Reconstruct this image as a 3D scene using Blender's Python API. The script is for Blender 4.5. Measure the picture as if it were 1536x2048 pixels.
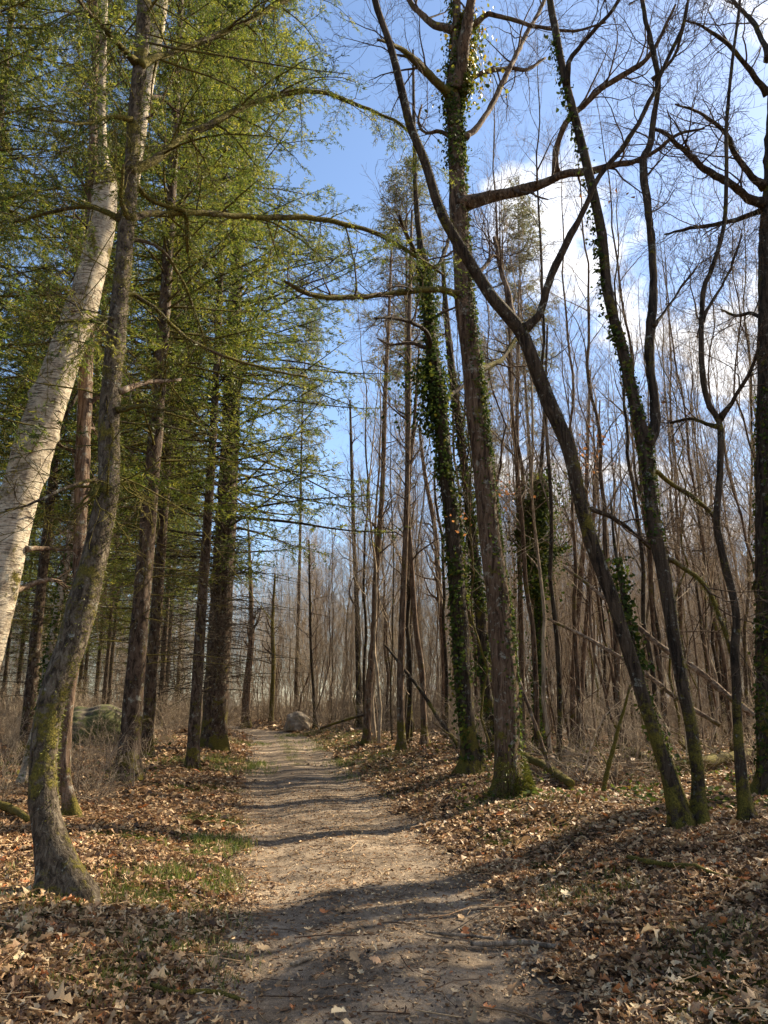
import bpy, math, random
import numpy as np
R_ = math.radians
rng = np.random.default_rng(7)
random.seed(7)
for o in list(bpy.data.objects): bpy.data.objects.remove(o)
scene = bpy.context.scene
COL = scene.collection

# ------------------------------------------------------------------ camera
F_PX, PITCH, EYE = 1539.0, R_(14.08), 1.6
cam_d = bpy.data.cameras.new('camera')
cam_d.sensor_fit = 'VERTICAL'; cam_d.sensor_height = 36.0
cam_d.lens = F_PX/2048*36.0
cam_d.clip_start = 0.05; cam_d.clip_end = 3000
cam = bpy.data.objects.new('camera', cam_d); COL.objects.link(cam)
cam.location = (0, 0, EYE); cam.rotation_euler = (R_(90)+PITCH, 0, 0)
scene.camera = cam

# ------------------------------------------------------------------ light
SUN_EL, SUN_AZ = R_(38.5), R_(55.5)          # azimuth clockwise from +Y (the way the camera looks)
sd = np.array([math.sin(SUN_AZ)*math.cos(SUN_EL), math.cos(SUN_AZ)*math.cos(SUN_EL), math.sin(SUN_EL)])
sun_d = bpy.data.lights.new('sun', 'SUN'); sun_d.energy = 5.0; sun_d.angle = R_(0.55); sun_d.color = (1.0, 0.86, 0.63)
sun = bpy.data.objects.new('sun', sun_d); COL.objects.link(sun)
sun.location = (20, 10, 30)
from mathutils import Vector
sun.rotation_euler = Vector(sd).to_track_quat('Z', 'Y').to_euler()
world = bpy.data.worlds.new('World'); scene.world = world; world.use_nodes = True
wn = world.node_tree; wn.nodes.clear()
def N(nt, typ, **kw):
    n = nt.nodes.new(typ)
    for k, v in kw.items():
        if k.startswith('_'): setattr(n, k[1:], v)
        else: n.inputs[k.replace('__', ' ')].default_value = v
    return n
def L(nt, a, b): nt.links.new(a, b)
wout = N(wn, 'ShaderNodeOutputWorld'); bg = N(wn, 'ShaderNodeBackground', Strength=0.068)
sky = N(wn, 'ShaderNodeTexSky', _sky_type='NISHITA', _sun_disc=False, _sun_elevation=SUN_EL, _sun_rotation=SUN_AZ,
        _air_density=1.0, _dust_density=0.45, _ozone_density=2.6)
tc = N(wn, 'ShaderNodeTexCoord')
sep = N(wn, 'ShaderNodeSeparateXYZ'); L(wn, tc.outputs['Generated'], sep.inputs[0])
# cloud layer: direction projected on a plane overhead
addz = N(wn, 'ShaderNodeMath', _operation='ADD'); addz.inputs[1].default_value = 0.22; L(wn, sep.outputs['Z'], addz.inputs[0])
dx = N(wn, 'ShaderNodeMath', _operation='DIVIDE'); L(wn, sep.outputs['X'], dx.inputs[0]); L(wn, addz.outputs[0], dx.inputs[1])
dy = N(wn, 'ShaderNodeMath', _operation='DIVIDE'); L(wn, sep.outputs['Y'], dy.inputs[0]); L(wn, addz.outputs[0], dy.inputs[1])
cmb = N(wn, 'ShaderNodeCombineXYZ'); L(wn, dx.outputs[0], cmb.inputs[0]); L(wn, dy.outputs[0], cmb.inputs[1]); cmb.inputs[2].default_value = 24.1
cn = N(wn, 'ShaderNodeTexNoise', Scale=3.0, Detail=9.0, Roughness=0.58, Distortion=0.15); L(wn, cmb.outputs[0], cn.inputs['Vector'])
# more cloud on the side of the sun
side = N(wn, 'ShaderNodeMapRange'); side.inputs['From Min'].default_value = -0.05; side.inputs['From Max'].default_value = 0.55
side.inputs['To Min'].default_value = -0.10; side.inputs['To Max'].default_value = 0.118
L(wn, sep.outputs['X'], side.inputs['Value'])
ca = N(wn, 'ShaderNodeMath', _operation='ADD'); L(wn, cn.outputs['Fac'], ca.inputs[0]); L(wn, side.outputs[0], ca.inputs[1])
cr = N(wn, 'ShaderNodeValToRGB'); cr.color_ramp.elements[0].position = 0.535; cr.color_ramp.elements[1].position = 0.63
cr.color_ramp.elements[0].color = (0, 0, 0, 1); cr.color_ramp.elements[1].color = (1, 1, 1, 1)
L(wn, ca.outputs[0], cr.inputs[0])
mixc = N(wn, 'ShaderNodeMixRGB'); L(wn, cr.outputs[0], mixc.inputs[0]); L(wn, sky.outputs[0], mixc.inputs[1])
mixc.inputs[2].default_value = (7.0, 7.0, 7.2, 1)
L(wn, mixc.outputs[0], bg.inputs[0]); L(wn, bg.outputs[0], wout.inputs[0])
vs = scene.view_settings; vs.view_transform = 'Standard'; vs.look = 'None'; vs.gamma = 1; vs.exposure = 1.8; vs.use_curve_mapping = False
scene.cycles.max_bounces = 6; scene.cycles.diffuse_bounces = 3; scene.cycles.transmission_bounces = 3
scene.cycles.transparent_max_bounces = 4; scene.cycles.caustics_reflective = False; scene.cycles.caustics_refractive = False

# ------------------------------------------------------------------ helpers
def nrm(v): return v/np.maximum(np.linalg.norm(v, axis=-1, keepdims=True), 1e-9)
cP, sP = math.cos(PITCH), math.sin(PITCH)
def ray(px, py):
    a = (px-768)/F_PX; b = -(py-1024)/F_PX
    return np.array([a, cP - b*sP, sP + b*cP])
def at(px, py, Y):
    d = ray(px, py); s = Y/d[1]
    return np.array([0, 0, EYE]) + d*s, s

def fnoise(x, y, seed=0, scale=1.0, octs=3):
    x = np.asarray(x, float)/scale; y = np.asarray(y, float)/scale
    r = np.random.default_rng(seed); out = 0; amp = 1; tot = 0
    for k in range(octs):
        for j in range(4):
            th = r.uniform(0, 2*np.pi); f = r.uniform(0.7, 1.5)*2**k; ph = r.uniform(0, 6.28)
            out = out + amp*np.sin(f*(x*np.cos(th)+y*np.sin(th))*2 + ph + 1.3*np.sin(f*(y*np.cos(th)-x*np.sin(th))+ph*2))
        tot += amp*2.2; amp *= 0.55
    return out/tot

PY = np.array([-30, -5, 0, 4.6, 7.2, 10, 14.6, 20, 31, 42, 50, 60, 80, 100.])
PXc = np.array([3.2, 1.0, 0.6, 0.06, -0.15, -0.62, -1.28, -2.15, -3.75, -5.6, -7.6, -12.5, -26, -45.])
PW = np.array([1.35, 1.3, 1.25, 1.1, 1.12, 1.2, 1.3, 1.3, 1.4, 1.4, 1.4, 1.4, 1.4, 1.4])
def path_d(x, y):
    c = np.interp(y, PY, PXc); w = np.interp(y, PY, PW)
    wob = 0.16*fnoise(x*0+y, y*0+np.sign(x-c)*9, 5, 0.8) + 0.06*fnoise(x*0+y, np.sign(x-c)*5, 6, 0.2)
    return np.abs(x-c) - w + wob, x-c
def sm(a, b, t):
    t = np.clip((t-a)/(b-a), 0, 1); return t*t*(3-2*t)
def base_h(x, y):
    return 0.10*fnoise(x, y, 11, 9.0, 2)*sm(8, 30, np.hypot(x, y))
def path_h(x, y):
    d, u = path_d(x, y)
    rut = -0.030*np.exp(-((np.abs(u)-0.72)/0.26)**2) + 0.008*np.exp(-(u/0.3)**2)
    return base_h(x, y) + rut + 0.004*fnoise(x, y, 12, 0.35) + 0.010*fnoise(x, y, 17, 1.9) + 0.005*fnoise(x, y, 14, 0.09, 2)
def ground_h(x, y):
    x = np.asarray(x, float); y = np.asarray(y, float)
    d, u = path_d(x, y)
    left = u < 0
    up = np.where(left, 0.24, 0.30)*sm(-0.05, np.where(left, 1.5, 2.0), d)
    n = 0.045*fnoise(x, y, 13, 1.1) + 0.016*fnoise(x, y, 15, 0.25, 2)
    far = 0.12*fnoise(x, y, 16, 4.0, 2)*sm(1.0, 5, d)
    core = path_h(x, y) - 0.05
    out = base_h(x, y) + up + n*sm(0, 0.6, d) + far + 0.012
    return core*(1-sm(-0.12, 0.08, d)) + out*sm(-0.12, 0.08, d)
def gp(px, py):
    d = ray(px, py); h = 0.1
    for _ in range(40):
        s = (EYE-h)/max(-d[2], 0.012)
        p = np.array([0, 0, EYE]) + d*s
        h = 0.5*h + 0.5*float(ground_h(p[0], p[1]))
    p[2] = float(ground_h(p[0], p[1]))
    return p

class MB:
    def __init__(s): s.v = []; s.q = []; s.t = []; s.r = []; s.n = 0
    def add(s, v, quads=None, tris=None, rnd=None):
        v = np.asarray(v, np.float32).reshape(-1, 3)
        if quads is not None and len(quads): s.q.append(np.asarray(quads, np.int64)+s.n)
        if tris is not None and len(tris): s.t.append(np.asarray(tris, np.int64)+s.n)
        s.v.append(v); s.n += len(v)
        s.r.append(np.zeros(len(v), np.float32) if rnd is None else np.broadcast_to(np.asarray(rnd, np.float32), (len(v),)).copy())
    def mesh(s, name, mat, smooth=True):
        me = bpy.data.meshes.new(name)
        v = np.concatenate(s.v); q = np.concatenate(s.q) if s.q else np.zeros((0, 4), np.int64)
        t = np.concatenate(s.t) if s.t else np.zeros((0, 3), np.int64)
        me.vertices.add(len(v)); me.vertices.foreach_set('co', v.ravel())
        nl = q.size+t.size; me.loops.add(nl)
        me.loops.foreach_set('vertex_index', np.concatenate([q.ravel(), t.ravel()]).astype(np.int32))
        me.polygons.add(len(q)+len(t))
        ls = np.concatenate([np.arange(len(q))*4, len(q)*4+np.arange(len(t))*3]).astype(np.int32)
        me.polygons.foreach_set('loop_start', ls)
        me.polygons.foreach_set('use_smooth', np.full(len(q)+len(t), smooth))
        a = me.attributes.new('rnd', 'FLOAT', 'POINT'); a.data.foreach_set('value', np.concatenate(s.r))
        me.update(calc_edges=True)
        if mat: me.materials.append(mat)
        return me
    def obj(s, name, mat, parent=None, smooth=True, **props):
        o = bpy.data.objects.new(name, s.mesh(name, mat, smooth)); COL.objects.link(o)
        if parent is not None:
            o.parent = parent
            o.location = [-c for c in parent.location]     # mesh is in world coordinates
        for k, v in props.items(): o[k] = v
        return o
def empty(name, loc, label, cat, group=None):
    o = bpy.data.objects.new(name, None); COL.objects.link(o); o.location = [float(c) for c in loc]
    o.empty_display_size = 0.3
    o['label'] = label; o['category'] = cat
    if group: o['group'] = group
    return o

def tubes(mb, P, R, sides=3, rnd=None):
    P = np.asarray(P, float); R = np.asarray(R, float); M, K, _ = P.shape
    if M == 0: return
    t = nrm(np.gradient(P, axis=1))
    d = nrm(P[:, -1]-P[:, 0])
    ref = np.where(np.abs(d[:, 2:3]) > 0.75, np.array([[1., 0.1, 0]]), np.array([[0.05, 0, 1.]]))[:, None, :]
    n1 = nrm(np.cross(t, ref)); n2 = np.cross(t, n1)
    a = np.arange(sides)/sides*2*np.pi
    V = P[:, :, None, :] + R[:, :, None, None]*(np.cos(a)[None, None, :, None]*n1[:, :, None, :] + np.sin(a)[None, None, :, None]*n2[:, :, None, :])
    idx = np.arange(M*K*sides).reshape(M, K, sides)
    q = np.stack([idx[:, :-1], idx[:, 1:], np.roll(idx, -1, 2)[:, 1:], np.roll(idx, -1, 2)[:, :-1]], -1).reshape(-1, 4)
    if rnd is None: rnd = rng.random(M)
    rr = np.repeat(np.broadcast_to(rnd, (M,)), K*sides)
    mb.add(V, quads=q, rnd=rr)

def crom(pts, n):
    pts = np.asarray(pts, float); k = len(pts)
    P = np.vstack([2*pts[0]-pts[1], pts, 2*pts[-1]-pts[-2]])
    # parametrise by chord length so samples are even
    seg = np.linalg.norm(np.diff(pts[:, :3], axis=0), axis=1); cum = np.concatenate([[0], np.cumsum(seg)])
    s = np.linspace(0, cum[-1], n); i = np.clip(np.searchsorted(cum, s, side='right')-1, 0, k-2)
    t = ((s-cum[i])/np.maximum(seg[i], 1e-9))[:, None]
    a, b, c, d = P[i], P[i+1], P[i+2], P[i+3]
    return 0.5*((2*b)+(-a+c)*t+(2*a-5*b+4*c-d)*t*t+(-a+3*b-3*c+d)*t**3)

def bark_tube(mb, P, R, sides=16, rough=0.06, flare=0.0, seed=0, lumps=0.05, ridges=None, zg=None):
    """a thick trunk or limb: parallel transport frame, ridged and lumpy surface"""
    P = np.asarray(P, float); K = len(P); t = nrm(np.gradient(P, axis=0))
    n = np.zeros((K, 3)); ref = np.array([1., 0, 0]) if abs(t[0][0]) < 0.9 else np.array([0, 1., 0])
    n[0] = nrm(np.cross(t[0], ref))
    for i in range(1, K): n[i] = nrm(n[i-1] - t[i]*np.dot(n[i-1], t[i]))
    b = np.cross(t, n)
    a = np.arange(sides)/sides*2*np.pi
    s = np.concatenate([[0], np.cumsum(np.linalg.norm(np.diff(P, axis=0), axis=1))])
    A, S = np.meshgrid(a, s)
    rr = np.random.default_rng(seed); m = 0
    for j in range(7):
        k = rr.integers(1, 5); f = rr.uniform(0.4, 3.0)
        m = m + np.sin(k*A + f*S*2 + rr.uniform(0, 6.28))*lumps/2.2/(1+0.2*j)
    rg = ridges or max(5, sides//2)
    m = m + rough*np.sin(rg*A + 1.5*np.sin(S*3.1+A)+rr.uniform(0, 6))*np.sin(S*7+3*A)**2
    m = m + rough*0.6*(rr.random(A.shape)-0.5)*2
    for _k in range(int(s[-1]/0.9)):
        ka, ks, kw = rr.uniform(0, 6.28), rr.uniform(0, s[-1]), rr.uniform(0.04, 0.11)
        m = m + rr.uniform(0.08, 0.28)*np.exp(-((np.angle(np.exp(1j*(A-ka))))/0.45)**2-((S-ks)/kw)**2)
    if flare:
        e = np.exp(-np.clip(s-0.2, 0, None)/0.22)[:, None]
        m = m + flare*e*(1.0+0.85*np.sin(A*rr.integers(3, 6)+rr.uniform(0, 6)))
    RR = np.asarray(R, float)[:, None]*(1+m)
    V = P[:, None, :] + RR[..., None]*(np.cos(A)[..., None]*n[:, None, :] + np.sin(A)[..., None]*b[:, None, :])
    idx = np.arange(K*sides).reshape(K, sides); r1 = np.roll(idx, -1, 1)
    q = np.stack([idx[:-1], r1[:-1], r1[1:], idx[1:]], -1).reshape(-1, 4)
    V = V.reshape(-1, 3); base = len(V)
    V = np.vstack([V, P[-1]+t[-1]*R[-1]*0.3, P[0]-t[0]*R[0]*0.12])
    tr = np.concatenate([np.stack([idx[-1], r1[-1], np.full(sides, base)], -1), np.stack([r1[0], idx[0], np.full(sides, base+1)], -1)])
    mb.add(V, quads=q, tris=tr, rnd=rr.random())
    return n, b

def grow(P, R, n, t0, t1, ang, length, K, wander, trop, rs=0.45, minr=0.0016, rg=None, tfall=0.5, planar=None):
    """children of tubes P (M,K,3): n per parent, spread over [t0,t1], opening angle, length (lo,hi)"""
    g = rg or rng
    M, KP, _ = P.shape
    t = (t0+(t1-t0)*((np.arange(n)[None, :]+g.random((M, n)))/n))
    f = t*(KP-1); i = np.clip(f.astype(int), 0, KP-2); w = (f-i)[..., None]
    m = np.arange(M)[:, None]
    p = P[m, i]*(1-w)+P[m, i+1]*w; tan = nrm(P[m, i+1]-P[m, i])
    pr = R[m, i]*(1-w[..., 0])+R[m, i+1]*w[..., 0]
    rnd = nrm(g.normal(size=(M, n, 3))) if planar is None else nrm(g.normal(size=(M, n, 3))*np.array([1, 1, planar]))
    perp = nrm(rnd - tan*np.sum(rnd*tan, -1, keepdims=True))
    an = np.radians(g.uniform(ang[0], ang[1], (M, n)))[..., None]
    d = nrm(tan*np.cos(an)+perp*np.sin(an)).reshape(-1, 3)
    Ln = (g.uniform(length[0], length[1], (M, n))*(1-tfall*(t-t0)/max(t1-t0, 1e-6))).reshape(-1)
    out = np.zeros((M*n, K, 3)); out[:, 0] = p.reshape(-1, 3); st = (Ln/(K-1))[:, None]
    tr = np.asarray(trop, float)
    for k in range(1, K):
        d = nrm(d + g.normal(size=d.shape)*wander + tr)
        out[:, k] = out[:, k-1]+d*st
    r0 = np.maximum(pr.reshape(-1)*rs*g.uniform(0.6, 1.1, M*n), minr)
    RR = r0[:, None]*np.linspace(1, 0.25, K)[None, :]; RR = np.maximum(RR, minr*0.6)
    return out, RR

def blades(mb, p, d, ln, wd, rnd=None, g=None):
    g = g or rng
    sdv = nrm(np.cross(d, nrm(g.normal(size=d.shape)))); n = len(p)
    ln = np.broadcast_to(ln, (n,))[:, None]; wd = np.broadcast_to(wd, (n,))[:, None]
    V = np.stack([p-sdv*wd*0.3, p+sdv*wd*0.3+d*ln*0.1, p+d*ln*0.55+sdv*wd*0.75, p+d*ln], 1)
    i = np.arange(n)[:, None]*4
    rn = g.random(n) if rnd is None else rnd
    mb.add(V, tris=np.concatenate([i+[0, 1, 2], i+[0, 2, 3]]), rnd=np.repeat(rn, 4))
def along(P, n, g, t0=0.0, t1=1.0):
    M, K, _ = P.shape
    t = t0+(t1-t0)*g.random((M, n)); f = t*(K-1); i = np.clip(f.astype(int), 0, K-2); w = (f-i)[..., None]
    m = np.arange(M)[:, None]
    return (P[m, i]*(1-w)+P[m, i+1]*w).reshape(-1, 3), nrm(P[m, i+1]-P[m, i]).reshape(-1, 3)

def leaf_batch(mb, p, nrm_, yaw, size, stations, fold, curl, rnd, widths=None, aspect=1.0):
    """leaves as folded, curled strips on both sides of a midrib"""
    n = len(p); S = stations
    ys = np.linspace(0, 1, S)
    if widths is None:
        widths = {2: [0.25, 0.25], 3: [0.05, 0.36, 0.04], 5: [0.05, 0.30, 0.42, 0.26, 0.03], 9: [0.03, 0.20, 0.12, 0.34, 0.20, 0.40, 0.22, 0.26, 0.05]}[S]
    w = np.array(widths)*aspect
    z3 = nrm(nrm_); ref = np.stack([np.cos(yaw), np.sin(yaw), np.zeros(n)], -1)
    y3 = nrm(ref - z3*np.sum(ref*z3, -1, keepdims=True)); x3 = np.cross(y3, z3)
    jit = 1+0.25*rng.normal(size=(n, S, 2))*(S > 3)
    xl = -w[None, :]*jit[..., 0]; xr = w[None, :]*jit[..., 1]
    yy = np.broadcast_to(ys, (n, S)) - 0.5
    def pt(x):
        z = fold[:, None]*np.abs(x) + curl[:, None]*(yy**2*2-0.3) + 0.35*np.sin(fold[:, None]*40)*x*yy
        return p[:, None, :] + size[:, None, None]*(x[..., None]*x3[:, None, :]+yy[..., None]*y3[:, None, :]+z[..., None]*z3[:, None, :])
    V = np.stack([pt(xl), pt(xl*0), pt(xr)], 2)             # n,S,3,3
    idx = np.arange(n*S*3).reshape(n, S, 3)
    q1 = np.stack([idx[:, :-1, 0], idx[:, :-1, 1], idx[:, 1:, 1], idx[:, 1:, 0]], -1).reshape(-1, 4)
    q2 = np.stack([idx[:, :-1, 1], idx[:, :-1, 2], idx[:, 1:, 2], idx[:, 1:, 1]], -1).reshape(-1, 4)
    mb.add(V, quads=np.concatenate([q1, q2]), rnd=np.repeat(rnd, S*3))

def instancer(name, meshes, pts, rot, scl, vi, label):
    """one 'stuff' object: meshes scattered on points with geometry nodes"""
    col = bpy.data.collections.new(name+'_pieces')
    for k, me in enumerate(meshes):
        o = bpy.data.objects.new('%s_piece_%02d' % (name, k), me); col.objects.link(o)
    me = bpy.data.meshes.new(name); n = len(pts); me.vertices.add(n)
    me.vertices.foreach_set('co', np.asarray(pts, np.float32).ravel())
    a = me.attributes.new('rot', 'FLOAT_VECTOR', 'POINT'); a.data.foreach_set('vector', np.asarray(rot, np.float32).ravel())
    a = me.attributes.new('scl', 'FLOAT_VECTOR', 'POINT'); a.data.foreach_set('vector', np.asarray(scl, np.float32).ravel())
    a = me.attributes.new('vi', 'INT', 'POINT'); a.data.foreach_set('value', np.asarray(vi, np.int32))
    me.update(); o = bpy.data.objects.new(name, me); COL.objects.link(o); o['kind'] = 'stuff'; o['label'] = label
    ng = bpy.data.node_groups.new(name, 'GeometryNodeTree')
    ng.interface.new_socket('Geometry', in_out='INPUT', socket_type='NodeSocketGeometry'); ng.interface.new_socket('Geometry', in_out='OUTPUT', socket_type='NodeSocketGeometry')
    gi = ng.nodes.new('NodeGroupInput'); go = ng.nodes.new('NodeGroupOutput'); ip = ng.nodes.new('GeometryNodeInstanceOnPoints')
    ci = ng.nodes.new('GeometryNodeCollectionInfo'); ci.inputs['Collection'].default_value = col; ci.inputs['Separate Children'].default_value = True; ci.inputs['Reset Children'].default_value = True
    def na(t, nm):
        q = ng.nodes.new('GeometryNodeInputNamedAttribute'); q.data_type = t; q.inputs['Name'].default_value = nm; return q.outputs['Attribute']
    er = ng.nodes.new('FunctionNodeEulerToRotation')
    ln = ng.links.new; ln(gi.outputs[0], ip.inputs['Points']); ln(ci.outputs[0], ip.inputs['Instance']); ip.inputs['Pick Instance'].default_value = True
    ln(na('INT', 'vi'), ip.inputs['Instance Index']); ln(na('FLOAT_VECTOR', 'rot'), er.inputs[0]); ln(er.outputs[0], ip.inputs['Rotation']); ln(na('FLOAT_VECTOR', 'scl'), ip.inputs['Scale'])
    ln(ip.outputs[0], go.inputs[0])
    m = o.modifiers.new('scatter', 'NODES'); m.node_group = ng
    return o

# ------------------------------------------------------------------ materials
def newmat(name):
    m = bpy.data.materials.new(name); m.use_nodes = True; nt = m.node_tree; nt.nodes.clear()
    return m, nt
def ramp(nt, fac, stops, interp='LINEAR'):
    r = N(nt, 'ShaderNodeValToRGB'); cr = r.color_ramp; cr.interpolation = interp
    while len(cr.elements) < len(stops): cr.elements.new(0.5)
    for e, (p, c) in zip(cr.elements, stops): e.position = p; e.color = (*c, 1)
    L(nt, fac, r.inputs[0]); return r.outputs[0]
def mapped(nt, coord, scale, loc=(0, 0, 0)):
    m = N(nt, 'ShaderNodeMapping'); m.inputs['Scale'].default_value = scale; m.inputs['Location'].default_value = loc
    L(nt, coord, m.inputs[0]); return m.outputs[0]
def noise(nt, vec, scale, detail=4, rough=0.6, dist=0.0):
    n = N(nt, 'ShaderNodeTexNoise', Scale=scale, Detail=detail, Roughness=rough, Distortion=dist); L(nt, vec, n.inputs['Vector']); return n.outputs['Fac']
def mixrgb(nt, f, a, b, mode='MIX'):
    m = N(nt, 'ShaderNodeMixRGB', _blend_type=mode)
    for k, v in ((0, f), (1, a), (2, b)):
        if hasattr(v, 'node'): L(nt, v, m.inputs[k])
        else: m.inputs[k].default_value = v if k == 0 else (*v, 1)
    return m.outputs[0]
def math_(nt, op, a, b=None):
    m = N(nt, 'ShaderNodeMath', _operation=op)
    for k, v in ((0, a), (1, b)):
        if v is None: continue
        if hasattr(v, 'node'): L(nt, v, m.inputs[k])
        else: m.inputs[k].default_value = v
    return m.outputs[0]
def maprange(nt, v, a, b, c=0.0, d=1.0):
    m = N(nt, 'ShaderNodeMapRange'); L(nt, v, m.inputs['Value'])
    for k, x in (('From Min', a), ('From Max', b), ('To Min', c), ('To Max', d)): m.inputs[k].default_value = x
    return m.outputs[0]

def bark_mat(name, dark, mid, light, moss=0.3, base_moss=0.6, lichen=0.1, birch=False, vscale=2.2, hscale=16, bump=0.6, mossc=((0.050, 0.044, 0.011), (0.17, 0.135, 0.024))):
    m, nt = newmat(name)
    out = N(nt, 'ShaderNodeOutputMaterial'); bs = N(nt, 'ShaderNodeBsdfPrincipled', Roughness=0.9)
    bs.inputs['Specular IOR Level'].default_value = 0.15
    tcn = N(nt, 'ShaderNodeTexCoord').outputs['Object']
    ge = N(nt, 'ShaderNodeNewGeometry').outputs['Position']
    v1 = mapped(nt, tcn, (hscale, hscale, vscale)); n1 = noise(nt, v1, 1.0, 6, 0.7, 0.8)
    n2 = noise(nt, tcn, 2.3, 5, 0.6); n3 = noise(nt, tcn, 14, 5, 0.7); n4 = noise(nt, tcn, 60, 3, 0.6)
    c = ramp(nt, n1, [(0.40, dark), (0.50, mid), (0.65, light)])
    h = n1
    if birch:
        vb = mapped(nt, tcn, (5, 5, 46)); nb = noise(nt, vb, 1.0, 5, 0.72, 0.3)
        ln = ramp(nt, nb, [(0.52, (0, 0, 0)), (0.60, (1, 1, 1))])
        patch = ramp(nt, noise(nt, tcn, 3.2, 6, 0.7, 0.6), [(0.50, (0, 0, 0)), (0.60, (1, 1, 1))])
        c = mixrgb(nt, ln, ramp(nt, n3, [(0.3, mid), (0.65, light)]), dark)
        c = mixrgb(nt, math_(nt, 'MULTIPLY', patch, 0.75), c, ramp(nt, n1, [(0.4, dark), (0.7, mid)]))
        h = nb
    if lichen:
        lm = ramp(nt, noise(nt, tcn, 9, 6, 0.75, 0.4), [(0.66-lichen, (0, 0, 0)), (0.70-lichen*0.6, (1, 1, 1))])
        c = mixrgb(nt, math_(nt, 'MULTIPLY', lm, 0.55), c, (0.34, 0.35, 0.29))
    mossn = math_(nt, 'ADD', n2, math_(nt, 'MULTIPLY', math_(nt, 'SUBTRACT', n3, 0.5), 0.55))
    sp = N(nt, 'ShaderNodeSeparateXYZ'); L(nt, ge, sp.inputs[0])
    lowz = maprange(nt, sp.outputs['Z'], 0.1, 2.2, base_moss*0.22, 0.0)
    mm = math_(nt, 'ADD', mossn, lowz)
    mask = ramp(nt, mm, [(0.72-moss*0.42, (0, 0, 0)), (0.80-moss*0.40, (1, 1, 1))])
    mc = ramp(nt, n4, [(0.35, mossc[0]), (0.7, mossc[1])])
    c = mixrgb(nt, mask, c, mc)
    L(nt, c, bs.inputs['Base Color'])
    bh = math_(nt, 'ADD', math_(nt, 'MULTIPLY', h, 1.0), math_(nt, 'MULTIPLY', n4, 0.35))
    bh = math_(nt, 'ADD', bh, math_(nt, 'MULTIPLY', mask, 0.35))
    bp = N(nt, 'ShaderNodeBump', Strength=min(1.0, bump*1.4), Distance=0.045); L(nt, bh, bp.inputs['Height']); L(nt, bp.outputs[0], bs.inputs['Normal'])
    L(nt, bs.outputs[0], out.inputs[0]); return m
M_oak = bark_mat('bark_oak', (0.031, 0.019, 0.012), (0.095, 0.060, 0.037), (0.177, 0.119, 0.078), moss=0.25, base_moss=0.9)
M_grey = bark_mat('bark_grey', (0.024, 0.018, 0.012), (0.075, 0.056, 0.037), (0.163, 0.133, 0.095), moss=0.46, base_moss=0.25, lichen=0.05, hscale=22, vscale=9, bump=0.5)
M_dark = bark_mat('bark_dark', (0.014, 0.010, 0.007), (0.041, 0.029, 0.019), (0.083, 0.061, 0.041), moss=0.33, base_moss=0.9, lichen=0.08)
M_con = bark_mat('bark_conifer', (0.021, 0.014, 0.010), (0.072, 0.048, 0.032), (0.132, 0.093, 0.066), moss=0.25, base_moss=1.0, hscale=14, vscale=5)
M_birch = bark_mat('bark_birch', (0.065, 0.045, 0.030), (0.33, 0.26, 0.18), (0.58, 0.50, 0.38), moss=0.36, base_moss=0.5, lichen=0.12, birch=True, bump=0.5)
M_red = bark_mat('bark_reddish', (0.045, 0.027, 0.017), (0.125, 0.080, 0.052), (0.24, 0.165, 0.11), moss=0.16, base_moss=0.9)
M_twig = bark_mat('bark_twig', (0.10, 0.073, 0.050), (0.22, 0.165, 0.115), (0.40, 0.32, 0.23), moss=0.08, base_moss=0.3, lichen=0)
M_far = bark_mat('bark_pale_twig', (0.15, 0.115, 0.080), (0.34, 0.265, 0.185), (0.56, 0.46, 0.33), moss=0.06, base_moss=0.4, lichen=0)
M_dtwig = bark_mat('bark_dark_twig', (0.038, 0.024, 0.017), (0.083, 0.054, 0.036), (0.150, 0.105, 0.071), moss=0.1, base_moss=0.3, lichen=0)
M_mbranch = bark_mat('bark_mossy_branch', (0.035, 0.025, 0.015), (0.077, 0.056, 0.035), (0.140, 0.105, 0.070), moss=0.80, base_moss=0.2, hscale=10, vscale=10)
M_log = bark_mat('bark_log', (0.07, 0.045, 0.03), (0.19, 0.13, 0.085), (0.33, 0.25, 0.18), moss=0.35, base_moss=0.3, hscale=9, vscale=9)
M_mlog = bark_mat('bark_mossy_log', (0.05, 0.035, 0.022), (0.13, 0.09, 0.055), (0.22, 0.17, 0.1), moss=0.8, base_moss=0.5, hscale=9, vscale=9)

def leaf_mat(name, stops, trans=0.35, rough=0.55, spec=0.3, nscale=None):
    m, nt = newmat(name)
    out = N(nt, 'ShaderNodeOutputMaterial'); bs = N(nt, 'ShaderNodeBsdfPrincipled', Roughness=rough)
    bs.inputs['Specular IOR Level'].default_value = spec
    at_ = N(nt, 'ShaderNodeAttribute', _attribute_name='rnd'); c = ramp(nt, at_.outputs['Fac'], stops)
    tcn = N(nt, 'ShaderNodeTexCoord').outputs['Object']
    nn = noise(nt, tcn, nscale or 40, 3, 0.6)
    c = mixrgb(nt, 1.0, c, ramp(nt, nn, [(0.3, (0.65, 0.65, 0.65)), (0.7, (1.25, 1.25, 1.25))]), 'MULTIPLY')
    L(nt, c, bs.inputs['Base Color'])
    tr = N(nt, 'ShaderNodeBsdfTranslucent'); L(nt, c, tr.inputs[0])
    mx = N(nt, 'ShaderNodeMixShader'); mx.inputs[0].default_value = trans
    L(nt, bs.outputs[0], mx.inputs[1]); L(nt, tr.outputs[0], mx.inputs[2]); L(nt, mx.outputs[0], out.inputs[0]); return m
M_litter = leaf_mat('dry_leaves', [(0.0, (0.035, 0.019, 0.011)), (0.2, (0.12, 0.062, 0.030)), (0.45, (0.31, 0.175, 0.082)), (0.7, (0.50, 0.33, 0.17)), (0.9, (0.68, 0.53, 0.32)), (1.0, (0.48, 0.18, 0.06))], trans=0.15, nscale=55)
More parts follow.
